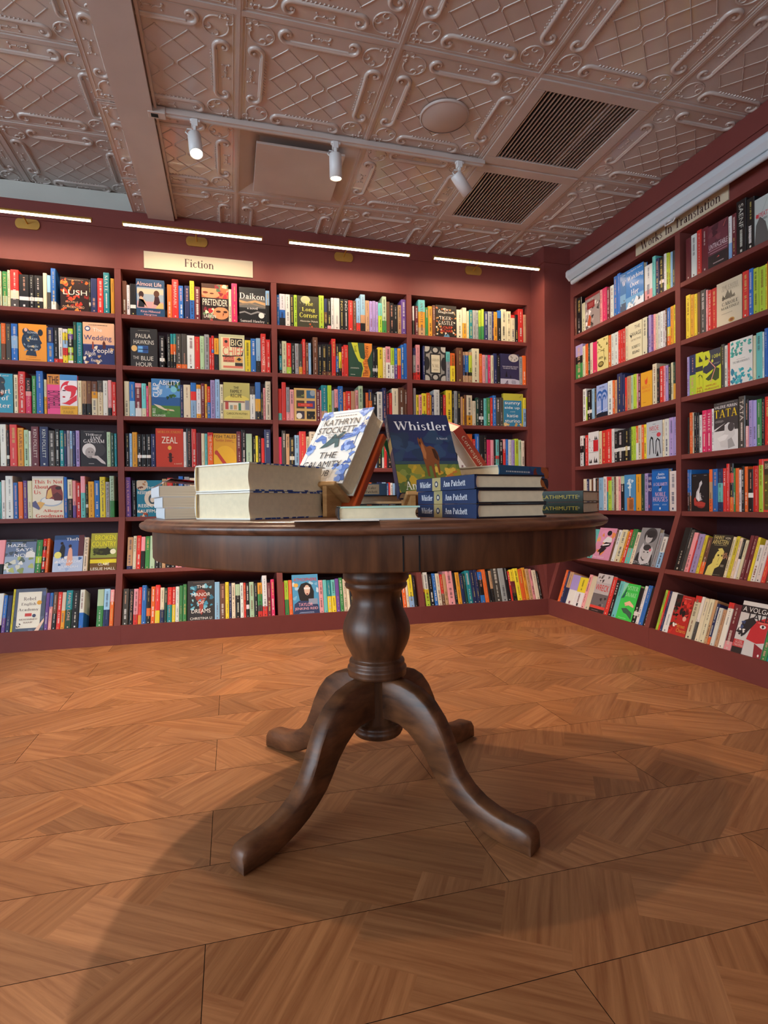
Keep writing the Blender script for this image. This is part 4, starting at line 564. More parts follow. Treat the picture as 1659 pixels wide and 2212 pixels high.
# ---- ceiling: pressed tiles in a 2 ft grid
GX0, GY0, G = .06, 2.14, .6135
def tile_mesh():
    t = MB(); h = G/2-.006
    # shallow stepped tray
    z0 = 0
    t.poly([(-h, -h, 0), (-h, h, 0), (h, h, 0), (h, -h, 0)])
    def ridge(pts, r, closed=False): t.tube([(p[0], p[1], -.0005) for p in pts], r, 6, closed=closed)
    # diamond lattice, its inner corners rounded and left open
    L = .180; s = .118
    for sg in (1, -1):
        for k in range(-3, 4):
            c = (k+.5)*s   # line y = sg*x + c
            P = []
            x0, x1 = -L, L
            if sg == 1: x0, x1 = max(-L, -L-c), min(L, L-c)
            else: x0, x1 = max(-L, c-L), min(L, c+L)
            if x1-x0 < .05: continue
            cuts = sorted([xx for xx in (-s/2, 0, s/2) if k in (-1, 0) and (abs(xx) < .001) != (abs(sg*xx+c) < .001)])
            xs = [x0]
            for xx in cuts: xs += [xx-.007, xx+.007]
            xs.append(x1)
            for i in range(0, len(xs), 2):
                if xs[i+1]-xs[i] > .01: ridge([(xs[i], sg*xs[i]+c), (xs[i+1], sg*xs[i+1]+c)], .0026)
    for sx, sy in ((-s/2, 0), (s/2, 0), (0, -s/2), (0, s/2)):
        if True:
            for a0 in (0, 180):
                ridge([(sx+(.014 if a0 == 0 else -.014)+.007*cos(radians(a)), sy+.007*sin(radians(a))) for a in range(a0+120, a0+241, 30)], .0026)
    # four brackets with scrolled ends, leaf edge, pearls and a little cross
    for q in range(4):
        ca, sa = [(1, 0), (0, 1), (-1, 0), (0, -1)][q]
        def T(p): return (p[0]*ca-p[1]*sa, p[0]*sa+p[1]*ca)
        pts = []; rad = []
        for side in (-1, 1):
            seq = []
            for a in range(0, 300, 20):      # scroll
                rr = .034*(1-a/420.); seq.append((side*(.128-0+ (0)) + side*rr*sin(radians(a+0))*1.0, .212+.034-rr*cos(radians(a)) ))
            if side == -1: pts += [T(p) for p in seq[::-1]]; rad += [.004+.0055*min(1, i/8) for i in range(len(seq))]
            else: pts += [T(p) for p in seq]; rad += [.0095-.0055*min(1, max(0, i-6)/8) for i in range(len(seq))]
        ridge(pts, rad)
        for i in range(-6, 7):   # leaf serrations on the inner edge
            b0 = T((i*.016, .207)); b1 = T((i*.016+.007, .197)); ridge([b0, b1], .0034)
        ridge([T((-.115, .219)), T((.115, .219))], .006)
        for px, py, r_ in ((-.125, .247, .009), (.125, .247, .009), (0, .256, .004), (-.036, .268, .006), (.036, .268, .006), (-.034, .242, .005), (.034, .242, .005)):
            p = T((px, py)); t.ball((p[0], p[1], -.001), r_, 4, sz=.6)
        for a1, a2, cx, cy in ((200, 330, -.02, .268), (210, 340, .02, .268), (20, 160, -.018, .243), (20, 160, .018, .243)):
            ridge([T((cx+.017*cos(radians(a)), cy+.014*sin(radians(a)))) for a in range(a1, a2, 20)], .0028)
        # corner heart
        c0 = T((.226, .226)); 
        ridge([T((.222+.047*cos(radians(a)), .222+.047*sin(radians(a)))) for a in range(70, 382, 20)], [.0036]*16)
        for a, d in ((45, .062), (20, .045), (70, .045)):
            p = T((.222+d*cos(radians(a)), .222+d*sin(radians(a)))); t.ball((p[0], p[1], -.001), .0065, 4, sz=.6)
        for ss in (-1, 1):
            ridge([T((.205+ss*.013+.012*cos(radians(a)), .205-ss*.013+.012*sin(radians(a)))) for a in range(0, 270, 30)], .0034)
            ridge([T((.262+ss*.012+.011*cos(radians(a)), .262-ss*.012+.011*sin(radians(a)))) for a in range(40, 300, 30)], .003)
    for a in range(4):
        ca, sa = [(1, 0), (0, 1), (-1, 0), (0, -1)][a]
        for d, ll in ((.284, .29), (.3, .3)):
            p0 = (-ll, d); p1 = (ll, d); ridge([(p0[0]*ca-p0[1]*sa, p0[0]*sa+p0[1]*ca), (p1[0]*ca-p1[1]*sa, p1[0]*sa+p1[1]*ca)], .0016)
    return t
ceil = MB()
ceil.box((-.31, -3.5, CZ+.03), (2.65, 4.0, 2.95)); ceil.box((-4.5, -3.5, CZ2+.03), (-.31, 4.0, 2.95))
ceil.box((-.31, -3.5, CZ+.001), (2.65, .29, CZ+.03)); ceil.box((-4.5, -3.5, CZ2+.001), (-.31, .29, CZ2+.03)); ceil.box((-4.5, .29, CZ2+.001), (-2.4, 4.0, CZ2+.03))
ceil_o = struct('ceiling', ceil, MAT['tin_plain'])
tb = MB()
xs_low = [GX0+G*i for i in range(0, 5)]; ys = [GY0+G*i for i in range(-3, 4)]
for x in xs_low:
    if x < 2.5: tb.box((x-.011, .29, CZ-.0015), (x+.011, 3.98, CZ+.004)); tb.box((x-.003, .29, CZ-.003), (x+.003, 3.98, CZ-.001))
for y in ys: tb.box((-.31, y-.011, CZ-.002), (2.6, y+.011, CZ+.004))
for i in range(-4, 0): x = GX0+G*i; tb.box((x-.011, .29, CZ2-.0015), (x+.011, 3.98, CZ2+.004))
for y in ys: tb.box((-2.4, y-.011, CZ2-.002), (-.46, y+.011, CZ2+.004))
tb.build('grid_bar', MAT['tin_plain'], ceil_o)
tm = tile_mesh().data('pressed_tile', [MAT['tin']])
special = {(0, 1), (2, 0), (2, 1)}      # diffuser and the two air grilles
for i in range(-4, 4):
    for j in range(-3, 3):
        z = CZ if i >= -1 else CZ2
        if i >= 0 and (i, j) in special: continue
        o = bpy.data.objects.new('ceiling_tile', tm); COL.objects.link(o); o.parent = ceil_o
        o.location = (GX0+G*(i+.5), GY0+G*(j+.5), z+.003)
        if i == -1:   # partial tile right of the bulkhead
            o.location.z = CZ+.003
            o2 = o.copy(); COL.objects.link(o2); o2.parent = ceil_o; o2.location.z = CZ2+.003
# back strip of ceiling above the cases
m = MB(); m.box((-.46, -3.5, 2.56), (-.309, 3.73, 2.94)); m.box((-.303, -3.5, 2.575), (-.292, 3.73, CZ+.02)); struct('trim_4', m, MAT['tin_plain'])
m = MB(); m.box((-4.5, 3.94, CZ+.02), (-.46, 3.999, CZ2-.002)); struct('trim_5', m, MAT['white_wall'])

# ================================================================ BOOKCASES
ZS = {1: 1.968, 2: 1.6566, 3: 1.350, 4: 1.0404, 5: .733, 6: .424, 7: .112}
TH = atan2(.215, .733-.112)
def sl(z): return .215*(.733-z)/(.733-.112)
def bookcase(label, W, loc, rz, first_w=.0175, last_w=.0175):
    """local: x along the case 0..W, y into the wall (front face y=0), z up"""
    e = empty('bookcase', loc, rz); tag(e, label, 'bookcase', 'built-in burgundy bookcases')
    D = .25
    prof = [(D, 0), (D, 2.24), (0, 2.24), (0, .733), (-.215, .112), (-.215, 0)]
    for a, b in ((0, first_w), (W-last_w, W)):
        m = MB(); m.prism(prof, 'x', a, b); bevel(m.build('side_panel', BUR, e), .0012, 1)
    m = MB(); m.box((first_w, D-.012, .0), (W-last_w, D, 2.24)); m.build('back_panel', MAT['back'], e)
    m = MB(); m.box((0, -.0, 2.24), (W, .02, 2.481)); m.build('header_board', BUR, e)
    m = MB(); m.box((0, .02, 2.24), (W, D, 2.26)); m.build('top_board', BUR, e)
    for k in (1, 2, 3, 4, 5):
        m = MB(); m.box((first_w, .001, ZS[k]-.026), (W-last_w, D-.012, ZS[k])); bevel(m.build('shelf', BUR, e), .0015, 1)
    for k in (6, 7):
        s = sl(ZS[k]); z = ZS[k]; t = .026 if k == 6 else .02; c_, s_ = cos(TH), sin(TH)
        L = (s+D-.02)/c_
        p = [(-s+.001, z), (-s+L*c_, z-L*s_), (-s+L*c_-t*s_, z-L*s_-t*c_), (-s-t*s_+.001 if k == 6 else -s+.002, z-t*c_)]
        if k == 7: p = [(-s+.001, z), (-s+min(L, .32)*c_, z-min(L, .32)*s_), (-s+min(L, .32)*c_, z-min(L, .32)*s_-.006), (-s+.002, z-.012)]
        m = MB(); m.prism(p, 'x', first_w, W-last_w); bevel(m.build('shelf', BUR, e), .0015, 1)
    m = MB(); m.box((first_w if first_w < .02 else 0, -.214, .0), (W-last_w, -.196, .1115)); m.build('plinth', BUR, e)
    return e
BX = [-1.578, -.6405, .292, 1.2145, 2.157]
labs = ['leftmost burgundy bookcase on the back wall, cut by the frame', 'burgundy bookcase on the back wall under the Fiction sign',
        'burgundy bookcase on the back wall behind the table', 'burgundy bookcase on the back wall right beside the corner column']
for i in range(4):
    bookcase(labs[i], BX[i+1]-BX[i], (BX[i], YB, 0), 0, last_w=.033 if i == 3 else .0175)
bookcase('burgundy bookcase on the right wall nearest the corner column', 1.0, (XR, 3.555, 0), -pi/2, first_w=.04)
bookcase('burgundy bookcase on the right wall cut by the right edge', .955, (XR, 2.555, 0), -pi/2)

# ================================================================ BOOKS ON THE SHELVES
R = random.Random(5)
LIGHT = set('wcyleTuNpsaV')
def bands(spec):
    out = []; i = 0
    while i < len(spec):
        c = spec[i]; j = i+1
        while j < len(spec) and spec[j].isdigit(): j += 1
        out.append((c, int(spec[i+1:j] or 1))); i = j
    return out
def jit(c, a=.12):
    k = .9*(1+R.uniform(-a, a)); return tuple(min(1, x*k*(1+R.uniform(-.06, .06))) for x in c)
PAGE = rgb('cfc4a8')
def book_mesh(mb, w, d, h, bd, title, hard, M_=None, page=True):
    """spine toward -y; x 0..w, y 0..d, z 0..h"""
    start = len(mb.v)
    cols = [jit(rgb(c)) for c, n in bd]; tot = sum(n for c, n in bd); r = min(.004, w*.22)
    prof = [(0, d), (0, r), (r*.35, r*.3), (r, 0), (w-r, 0), (w-r*.35, r*.3), (w, r), (w, d)]
    z = h
    for (c, n), cc in zip(bd, cols):
        z2 = z-h*n/tot
        for a, b in zip(prof, prof[1:]):
            mb.poly([(a[0], a[1], z2), (b[0], b[1], z2), (b[0], b[1], z), (a[0], a[1], z)], cc)
        z = z2
    # top: cover edge then recessed pages
    t = .0022 if hard else .0007; zp = h-(.003 if hard else .0004)
    c0 = cols[0]
    mb.poly([(p[0], p[1], h) for p in ((0, r), (t, r), (t, d), (0, d))], c0); mb.poly([(p[0], p[1], h) for p in ((w-t, r), (w, r), (w, d), (w-t, d))], c0)
    mb.poly([(0, r, h), (r*.35, r*.3, h), (r, 0, h), (w-r, 0, h), (w-r*.35, r*.3, h), (w, r, h)], c0)
    mb.poly([(0, d, 0), (0, d, h), (w, d, h), (w, d, 0)], PAGE)
    if page:
        mb.poly([(t, r, zp), (w-t, r, zp), (w-t, d-.002, zp), (t, d-.002, zp)], PAGE)
    # lettering
    y = -.0005; dark = bd[0][0] not in LIGHT; main = max(bd, key=lambda q: q[1])[0]
    tc = {True: ['e8e4da', 'e8e4da', 'd8c070', 'e8e4da', 'e0a890'], False: ['26242a', '7a2a24', '2a3c60', '3a342c', '26242a']}[main not in LIGHT]
    col = jit(rgb(R.choice(tc)))
    if main == 'R' : col = rgb('e0cfc4')
    mc = rgb(main); col = tuple(.8*x+.2*y_ for x, y_ in zip(col, mc))
    def rect(x0, x1, z0, z1, c): mb.poly([(x0, y, z0), (x1, y, z0), (x1, y, z1), (x0, y, z1)], c)
    if title and w > .008:
        tw = min(h*.74, h*(.22+.045*len(title))); th = min(w*.42, .018)
        if len(title) <= 6: th = min(w*.5, .024)
        o = Vector((w/2-th/2, y, h*.93)); letter(mb, title, o, Vector((0, 0, -1)), Vector((1, 0, 0)), tw, th, col, 'r' if R.random() < .3 else 's')
        z0 = h*.93-tw-.01
        if z0 > h*.25:
            zz = z0
            while zz > h*.14: l = R.uniform(.002, .006); rect(w*.38, w*.62, zz-l, zz, col); zz -= l+.0016
    elif w > .007:
        # small print too small to read: two lines of short strokes
        seg = [(.92, R.uniform(.5, .62)), (R.uniform(.42, .48), R.uniform(.12, .2))]
        for si, (a, b) in enumerate(seg):
            big = R.random() < .45; hw = w*(.17 if big else .085)+.0003; zz = h*a; zb = h*b; xm = w*R.uniform(.45, .55)
            if R.random() < .2: continue
            while zz > zb:
                l = R.uniform(.0012, .0034)*(1.3 if big else .75)
                rect(max(.0005, xm-hw*R.uniform(.75, 1)), min(w-.0005, xm+hw), zz-l, zz, col); zz -= l+(.0016 if big else .0012)
                if R.random() < .14: zz -= .005
            col = col if R.random() < .6 else jit(rgb(R.choice(tc)))
    if w > .010: rect(w*.4, w*.6, h*.035, h*.035+w*.22, col)
    if M_:
        for i in range(start, len(mb.v)): mb.v[i] = tuple(M_ @ Vector(mb.v[i]))
ROWN = {1: 'top', 2: 'second', 3: 'third', 4: 'fourth', 5: 'fifth', 6: 'sixth', 7: 'bottom'}
BAYN = {'B0': 'at far left', 'B1': 'under the Fiction sign', 'B2': 'behind the table', 'B3': 'left of the column', 'RA': 'right of the column', 'RB': 'at far right'}
ORD = ['first', 'second', 'third', 'fourth', 'fifth', 'sixth', 'seventh', 'eighth', 'ninth', 'tenth', 'eleventh', 'twelfth', 'thirteenth', 'fourteenth', 'fifteenth']
def cname(sp):
    b = bands(sp)
    if len(b) == 1: return NAME[b[0][0]]
    if len(b) == 2: return NAME[b[0][0]]+' over '+NAME[b[1][0]]
    if b[0][0] == b[2][0] and len(b) == 3: return NAME[b[0][0]]+' and '+NAME[b[1][0]]+' banded'
    return NAME[b[0][0]]+', '+NAME[b[1][0]]+' and '+NAME[b[2][0]]+' striped'
def sname(w, h):
    s = []
    if h > .236: s.append('tall')
    elif h < .2: s.append('short')
    if w > .042: s.append('thick')
    elif w < .022: s.append('slim')
    return ' '.join(s)
rest = MB(); COVER_SHEEN = MAT['print']
for line in SHELF.strip().split('\n'):
    key, body = line.split(':', 1); bay, row = key[:2], int(key[2])
    wall = bay[0]; its = []
    for t in body.split(';'):
        ind = t[0] == '*'; q = t.lstrip('*').split(',', 3); sp, _, title = q[3].partition('=')
        its.append((ind, int(q[0])/1000, int(q[1])/1000, int(q[2])/1000, sp, title))
    names = [((sname(abs(i[2]-i[1]), i[3])+' '+cname(i[4])).strip() if i[4][0] != '@' else '') for i in its]
    if row <= 5: setb, zb, tilt = .012, ZS[row]+.0006, 0
    else: s_ = sl(ZS[row]); setb, zb, tilt = -s_+.012*cos(TH), ZS[row]-.012*sin(TH)+.0006, -TH
    base = Matrix.Rotation(tilt, 4, 'X')
    for n, (ind, a, b, h, sp, title) in enumerate(its):
        w = abs(b-a); gap = .0006 if w > .012 else .0003
        if wall == 'B': T_ = Matrix.Translation((a+gap, YB+setb, zb)) @ base
        else: T_ = Matrix.Translation((XR+setb, a-gap, zb)) @ Matrix.Rotation(-pi/2, 4, 'Z') @ base
        w -= 2*gap
        d = .15 if h > .225 else .13
        if row >= 6: d = min(d, .15)
        if sp[0] == '@':
            # face-out book on the front of the shelf
            desc, bg, spec = COVERS[sp[1:]]; d = .028
            mb = MB(); c0 = rgb(bg)
            mb.box((0, 0, 0), (w, .0018, h), c0); mb.box((0, d-.0018, 0), (w, d, h), c0); mb.box((0, .0018, 0), (.002, d-.0018, h), c0)
            nd = 9
            sweep = spec
            # keep print inside the board
            paint(mb, Vector((0, -.0003, 0)), Vector((1, 0, 0)), Vector((0, 0, 1)), Vector((0, -1, 0)), w, h, sweep)
            for i, v in enumerate(mb.v): mb.v[i] = (min(max(v[0], 0), w), v[1], min(max(v[2], 0), h))
            o = mb.build('book', MAT['gloss'])
            o.matrix_world = T_
            pb = MB(); pb.box((.002, .002, .003), (w-.004, d-.002, h-.003)); pb.build('page_block', MAT['pages'], o)
            lab = desc+', '+ROWN[row]+' shelf '+BAYN[bay]
            if len(lab.split()) > 16: lab = desc+', '+ROWN[row]+' shelf'
            if len(lab.split()) > 16: lab = desc
            tag(o, lab, 'book', 'books on the %s shelf %s' % (ROWN[row], BAYN[bay]))
            continue
        hard = h > .228
        if ind:
            mb = MB(); book_mesh(mb, w, d, h, bands(sp), title, hard, page=False)
            o = mb.build('book', MAT['gloss'] if hard else MAT['print']); o.matrix_world = T_
            t = .0022 if hard else .0007
            pb = MB(); pb.box((t, .003, .002), (w-t, d-.002, h-(.003 if hard else .0004))); pb.build('page_block', MAT['pages'], o)
            nm = names[n]; same = [k for k in range(len(its)) if names[k] == nm]
            if len(same) == 1: lab = 'the only %s book spine on the %s shelf %s' % (nm, ROWN[row], BAYN[bay])
            else:
                r_ = same.index(n)
                if r_ < 15: lab = '%s book spine, %s such from left, %s shelf %s' % (nm, ORD[r_], ROWN[row], BAYN[bay])
            wl = lab.split()
            if len(wl) > 16: lab = lab.replace('book spine', 'spine').replace('the only ', 'only ').replace(' on the ', ', ')
            tag(o, lab, 'book', 'books on the %s shelf %s' % (ROWN[row], BAYN[bay]))
        else:
            book_mesh(rest, w, d, h, bands(sp), title, hard, T_)
# books on the stretches of shelf the photograph leaves out of frame or behind the table
def fill(wall, row, a, b):
    if row <= 5: setb, zb, tilt = .012, ZS[row]+.0006, 0
    else: s_ = sl(ZS[row]); setb, zb, tilt = -s_+.012*cos(TH), ZS[row]-.012*sin(TH)+.0006, -TH
    base = Matrix.Rotation(tilt, 4, 'X'); c = 0
    while True:
        w_ = R.uniform(.018, .042)
        if c+w_ > abs(b-a): break
        if wall == 'B': T_ = Matrix.Translation((a+c, YB+setb, zb)) @ base
        else: T_ = Matrix.Translation((XR+setb, a-c, zb)) @ Matrix.Rotation(-pi/2, 4, 'Z') @ base
        h_ = R.uniform(.2, .245); book_mesh(rest, w_-.001, .13, h_, bands(R.choice(['k', 'w', 'r', 'b', 'c', 'y', 'B', 'G', 'o', 'p5w5', 'k6w1k2', 'R', 't', 'u', 's', 'N', 'a4k4', 'm'])), '', h_ > .228, T_); c += w_
for r_, e_ in ((1, -1.275), (2, -1.28), (3, -1.385), (4, -1.29), (5, -1.297), (6, -1.325), (7, -1.27)): fill('B', r_, -1.558, e_)
fill('B', 5, .312, .66); fill('B', 6, .312, 1.19); fill('B', 5, 1.235, 2.10); fill('B', 6, 1.235, 2.08); fill('B', 5, -.068, .26)
for r_, y_ in ((1, 1.90), (2, 2.008), (3, 2.0), (4, 2.008), (5, 1.90), (6, 1.93), (7, 1.83)): fill('R', r_, y_, 1.63)
o = rest.build('books', MAT['print'])
tag(o, 'rest of the smaller book spines filling the shelves on both walls', 'books', None, 'stuff')

# ================================================================ THE TABLE
TX, TY, TZ = .386, 1.515, .762
T = empty('round_table', (TX, TY, 0)); tag(T, 'round dark walnut pedestal table in the middle of the oak floor', 'table')
m = MB()
m.lathe([(.001, TZ-.026), (.574, TZ-.026), (.590, TZ-.0255), (.5975, TZ-.022), (.6005, TZ-.0165), (.600, TZ-.011), (.596, TZ-.0075), (.5905, TZ-.006), (.589, TZ-.003), (.585, TZ-.0006), (.58, TZ), (.001, TZ)], 128, cap=False)
m.build('tabletop', MAT['walnut_top'], T)
m = MB(); zb = .669
m.lathe([(.572, TZ-.0262), (.572, zb+.003), (.570, zb), (.552, zb), (.55, zb+.003), (.55, TZ-.0262)], 128, cap=False)
seam = radians(-90+8)
m.build('apron', MAT['walnut'], T)
for da in (-4.6, -1.7):    # joint strips of the extending rail
    a = atan2(-TY, -TX)+radians(da+9.5); m = MB()
    Mx = Matrix.Rotation(a, 4, 'Z'); m.box((.5722, -.0011, zb+.002), (.5735, .0011, TZ-.028), mat=Mx); m.build('rail_joint', MAT['dark'], T)
m = MB(); m.box((-.30, -.05, .64), (.30, .05, .668)); m.box((-.05, -.30, .64), (.05, .30, .668)); bevel(m.build('cross_support', MAT['walnut'], T), .003)
col_prof = [(.001, .655), (.11, .655), (.11, .635), (.080, .632), (.084, .622), (.086, .614), (.0885, .607), (.0915, .598), (.0912, .588), (.087, .581), (.0830, .579), (.0855, .574), (.0862, .568), (.0835, .562), (.0765, .5585),
            (.0715, .552), (.0680, .543), (.0665, .534), (.0672, .524), (.0705, .513), (.0765, .499), (.0830, .485), (.0895, .469), (.0932, .452), (.0934, .438), (.0905, .422), (.0845, .405), (.0765, .389), (.0705, .377), (.0675, .370),
            (.0672, .366), (.0755, .363), (.0772, .358), (.0762, .352), (.0772, .348), (.0815, .344), (.0825, .338), (.0800, .333), (.0812, .328), (.0800, .322), (.0740, .318), (.0500, .317)]
m = MB(); m.lathe(col_prof, 64, cap=False); m.build('turned_column', MAT['walnut'], T)
m = MB(); m.lathe([(.0001, .32), (.0465, .32), (.0465, .192), (.0620, .190), (.0680, .186), (.0690, .181), (.0665, .177), (.0690, .173), (.0692, .167), (.0665, .163), (.0655, .160), (.060, .155), (.0001, .153)], 40, cap=False)
m.build('lower_boss', MAT['walnut'], T)
UP = [(.030, .318), (.062, .320), (.10, .316), (.145, .304), (.185, .279), (.215, .245), (.238, .205), (.255, .165), (.275, .127), (.302, .099), (.335, .078), (.37, .066), (.405, .060), (.44, .058), (.460, .052), (.468, .040), (.468, .004)]
LO = [(.030, .206), (.060, .208), (.092, .205), (.12, .193), (.148, .172), (.175, .144), (.197, .112), (.218, .085), (.245, .062), (.275, .041), (.305, .026), (.34, .013), (.37, .005), (.40, .0005), (.43, 0), (.455, 0), (.466, .001)]
def leg_mesh():
    m = MB(); hw = .0245; bv = .006
    n = len(UP); rings = []
    for (ux, uz), (lx, lz) in zip(UP, LO):
        uz = max(uz, lz+.004)
        dx, dz = ux-lx, uz-lz; L = sqrt(dx*dx+dz*dz); ex, ez = dx/L, dz/L; b = min(bv, L*.3)
        a = (lx+ex*b, lz+ez*b); c = (ux-ex*b, uz-ez*b)
        rings.append([(lx, -hw+b, lz), (a[0], -hw, a[1]), (c[0], -hw, c[1]), (ux, -hw+b, uz), (ux, hw-b, uz), (c[0], hw, c[1]), (a[0], hw, a[1]), (lx, hw-b, lz)])
    vs = [p for r in rings for p in r]; fs = []
    for i in range(n-1):
        for k in range(8): k2 = (k+1) % 8; fs.append((i*8+k, (i+1)*8+k, (i+1)*8+k2, i*8+k2))
    m.mesh(vs, fs, smooth=True); m.mesh(vs, [tuple(range(8))[::-1], tuple(range((n-1)*8, n*8))])
    return m.data('leg', [MAT['walnut_leg']])
lm = leg_mesh()
for k in range(4):
    o = bpy.data.objects.new('leg', lm); COL.objects.link(o); o.parent = T; o.rotation_euler = (0, 0, radians(-55.5+90*k))
    md = o.modifiers.new('edges', 'EDGE_SPLIT'); md.split_angle = radians(50)

# ================================================================ BOOKS ON THE TABLE
def AT(u, d):   # point on the floor plan at axial distance d, in the direction u (tangent of the bearing off the lens axis)
    return Rv*(u*d) + Fh*d
def frame(origin, x, y):
    x = Vector(x).normalized(); y = Vector(y); y = (y - x*y.dot(x)).normalized(); z = x.cross(y)
    M_ = Matrix((x, y, z)).transposed().to_4x4(); M_.translation = origin; return M_
def hardback(label, M_, W, H, T_, cover, spine=None, front=None, back=None, spine_paint=None, pages='pages', board=.0028, over=.003, gloss=True, group=None, paper=False, edge=None):
    """local: x spine->fore edge, y tail->head, z back cover->front cover"""
    mb = MB(); c = rgb(cover); sc = rgb(spine or cover); bk = rgb(back or cover); ec = rgb(edge or cover)
    if paper: board, over = .0006, 0
    r = min(T_*.28, .009) if not paper else .0012
    # boards
    mb.box((r*.6, 0, 0), (W, H, board), bk); mb.box((r*.6, 0, T_-board), (W, H, T_), c)
    # rounded spine wrap
    n = 8; P = []
    for i in range(n+1):
        a = -pi/2 + pi*i/n; P.append((r - r*cos(a)**.6 if cos(a) > 1e-6 else r, T_/2 + T_/2*sin(a)))
    vs = [(x, 0, z) for x, z in P] + [(x, H, z) for x, z in P] + [(x+board, 0, z) for x, z in P] + [(x+board, H, z) for x, z in P]
    k = n+1
    mb.mesh(vs, [(i, k+i, k+i+1, i+1) for i in range(n)], sc, 0, True)
    mb.mesh(vs, [(i, i+1, 2*k+i+1, 2*k+i) for i in range(n)] + [(k+i+1, k+i, 3*k+i, 3*k+i+1) for i in range(n)], sc)
    mb.mesh(vs, [(2*k+i+1, 3*k+i+1, 3*k+i, 2*k+i) for i in range(n)], PAGE)
    if front: paint(mb, Vector((0, 0, T_+.0002)), Vector((1, 0, 0)), Vector((0, 1, 0)), Vector((0, 0, 1)), W, H, front)
    if back and back.startswith('!'): pass
    if spine_paint: paint(mb, Vector((-.0004, H, 0)), Vector((0, -1, 0)), Vector((0, 0, 1)), Vector((-1, 0, 0)), H, T_, spine_paint)
    o = mb.build('book', MAT['gloss'] if gloss else MAT['print']); o.matrix_world = M_
    pb = MB(); e = over; x0 = board+.001
    # page block with a slightly hollow fore edge
    xs = [(W-e, board), (W-e-.0035, T_*.3), (W-e-.0045, T_*.5), (W-e-.0035, T_*.7), (W-e, T_-board)]
    if paper: xs = [(W-e-.0003, board), (W-e-.0003, T_-board)]
    out = [(x0, board)] + xs + [(x0, T_-board), (x0-.0, T_*.5)]
    q = [(p[0], p[1]) for p in out]
    nn = len(q); vs = [(p[0], e, p[1]) for p in q] + [(p[0], H-e, p[1]) for p in q]
    pb.mesh(vs, [(i, (i+1) % nn, nn+(i+1) % nn, nn+i) for i in range(nn)]); pb.mesh(vs, [tuple(range(nn))[::-1], tuple(range(nn, 2*nn))])
    pb.build('page_block', MAT[pages], o)
    tag(o, label, 'book', group); return o
def vec(r_, f_, u_=0): return Rv*r_ + Fh*f_ + Vector((0, 0, u_))
def rot2(deg): return radians(deg)
Zt = TZ+.0006
# the two thick white volumes at the front
b = radians(56); X1 = vec(sin(b), -cos(b)); Y1 = vec(cos(b), sin(b)); W1 = .172
near = AT(-.2375, 1.13)
EDGE = "r 0 0 100 100 e4ddc8|b 46 3 2 10 98 90 9 3858a0 22386c e4ddc8 5c7cc0"
for k in range(2):
    t = .0575; o = hardback('%s of the two thick white hardbacks stacked at the table front' % ('lower' if k == 0 else 'upper'), frame(near - X1*W1 + Vector((0, 0, Zt+k*(t+.001))), X1, Y1), W1, .236, t, 'e8e2d2', front="r 0 0 100 100 e8e2d0|b 40 5 2 2 98 98 8 4a6cb4 2c4a90 e8e2d0 7c98d0", pages='pages', board=.003, over=.005, group='thick white hardbacks at the table front')
    # patterned jacket edges showing along the fore edge, and the yellow hinge at the spine
    mb = MB()
    for zz in (.0, t-.003): paint(mb, Vector((W1+.0003, 0, zz)), Vector((0, 1, 0)), Vector((0, 0, 1)), Vector((1, 0, 0)), .236, .003, "b 40 %d 5 0 100 100 3 2c4a90 e4ddc8 3c5ca8" % (k+int(zz*900)+3))
    mb.box((.004, -.0004, .004), (.0075, .0, t-.004), rgb('c09a54')); mb.build('jacket_edge', MAT['gloss'], o)
# three books with navy spines, right of centre
a = radians(66); X2 = vec(sin(a), cos(a)); Y2 = vec(-cos(a), sin(a)); near = AT(.1645, 1.02)
for k in range(3):
    t = .0262; dx = (0, .0015, -.001)[k]
    nm = ('bottom', 'middle', 'top')[k]
    hardback('%s one of the three navy spined hardbacks stacked on the table' % nm, frame(near + X2*dx + Vector((0, 0, Zt+k*(t+.0008))) + Y2*(.002*k), X2, Y2), .158, .229, t, '17181e', spine='1e3056', back='17181e',
             spine_paint="r 0 0 100 100 203458|r 31 0 46 100 a09468|e 38.5 50 3 24 2a3a5c|e 38.5 50 1.6 13 c8c4b0|t r e4e8ee 18 50 21 46 0 Whistler|t r e4e8ee 69 50 36 46 0 Ann Patchett",
             front="r 0 0 100 100 1c1d22|p d8d8d0 0 100 0 88 40 100" if k == 2 else None, group='navy spined hardbacks in a stack of three')
# two dark green ones at the right edge
a = radians(34); X3 = vec(sin(a), cos(a)); Y3 = vec(-cos(a), sin(a)); near = AT(.353, 1.365)
for k in range(2):
    t = .0272
    hardback('%s of the two dark green hardbacks at the right rim of the table' % ('lower' if k == 0 else 'upper'), frame(near + Vector((0, 0, Zt+k*(t+.0008))), X3, Y3), .158, .236, t, '20281f', spine='223024',
             spine_paint="r 0 0 100 100 22342a|t s c4b43c 72 46 46 34 0 TULATHIMUTTE|t s c4b43c 30 46 30 34 0 TONY|g 96 50 3 40 1 6a7060", group='dark green hardbacks at the rim')
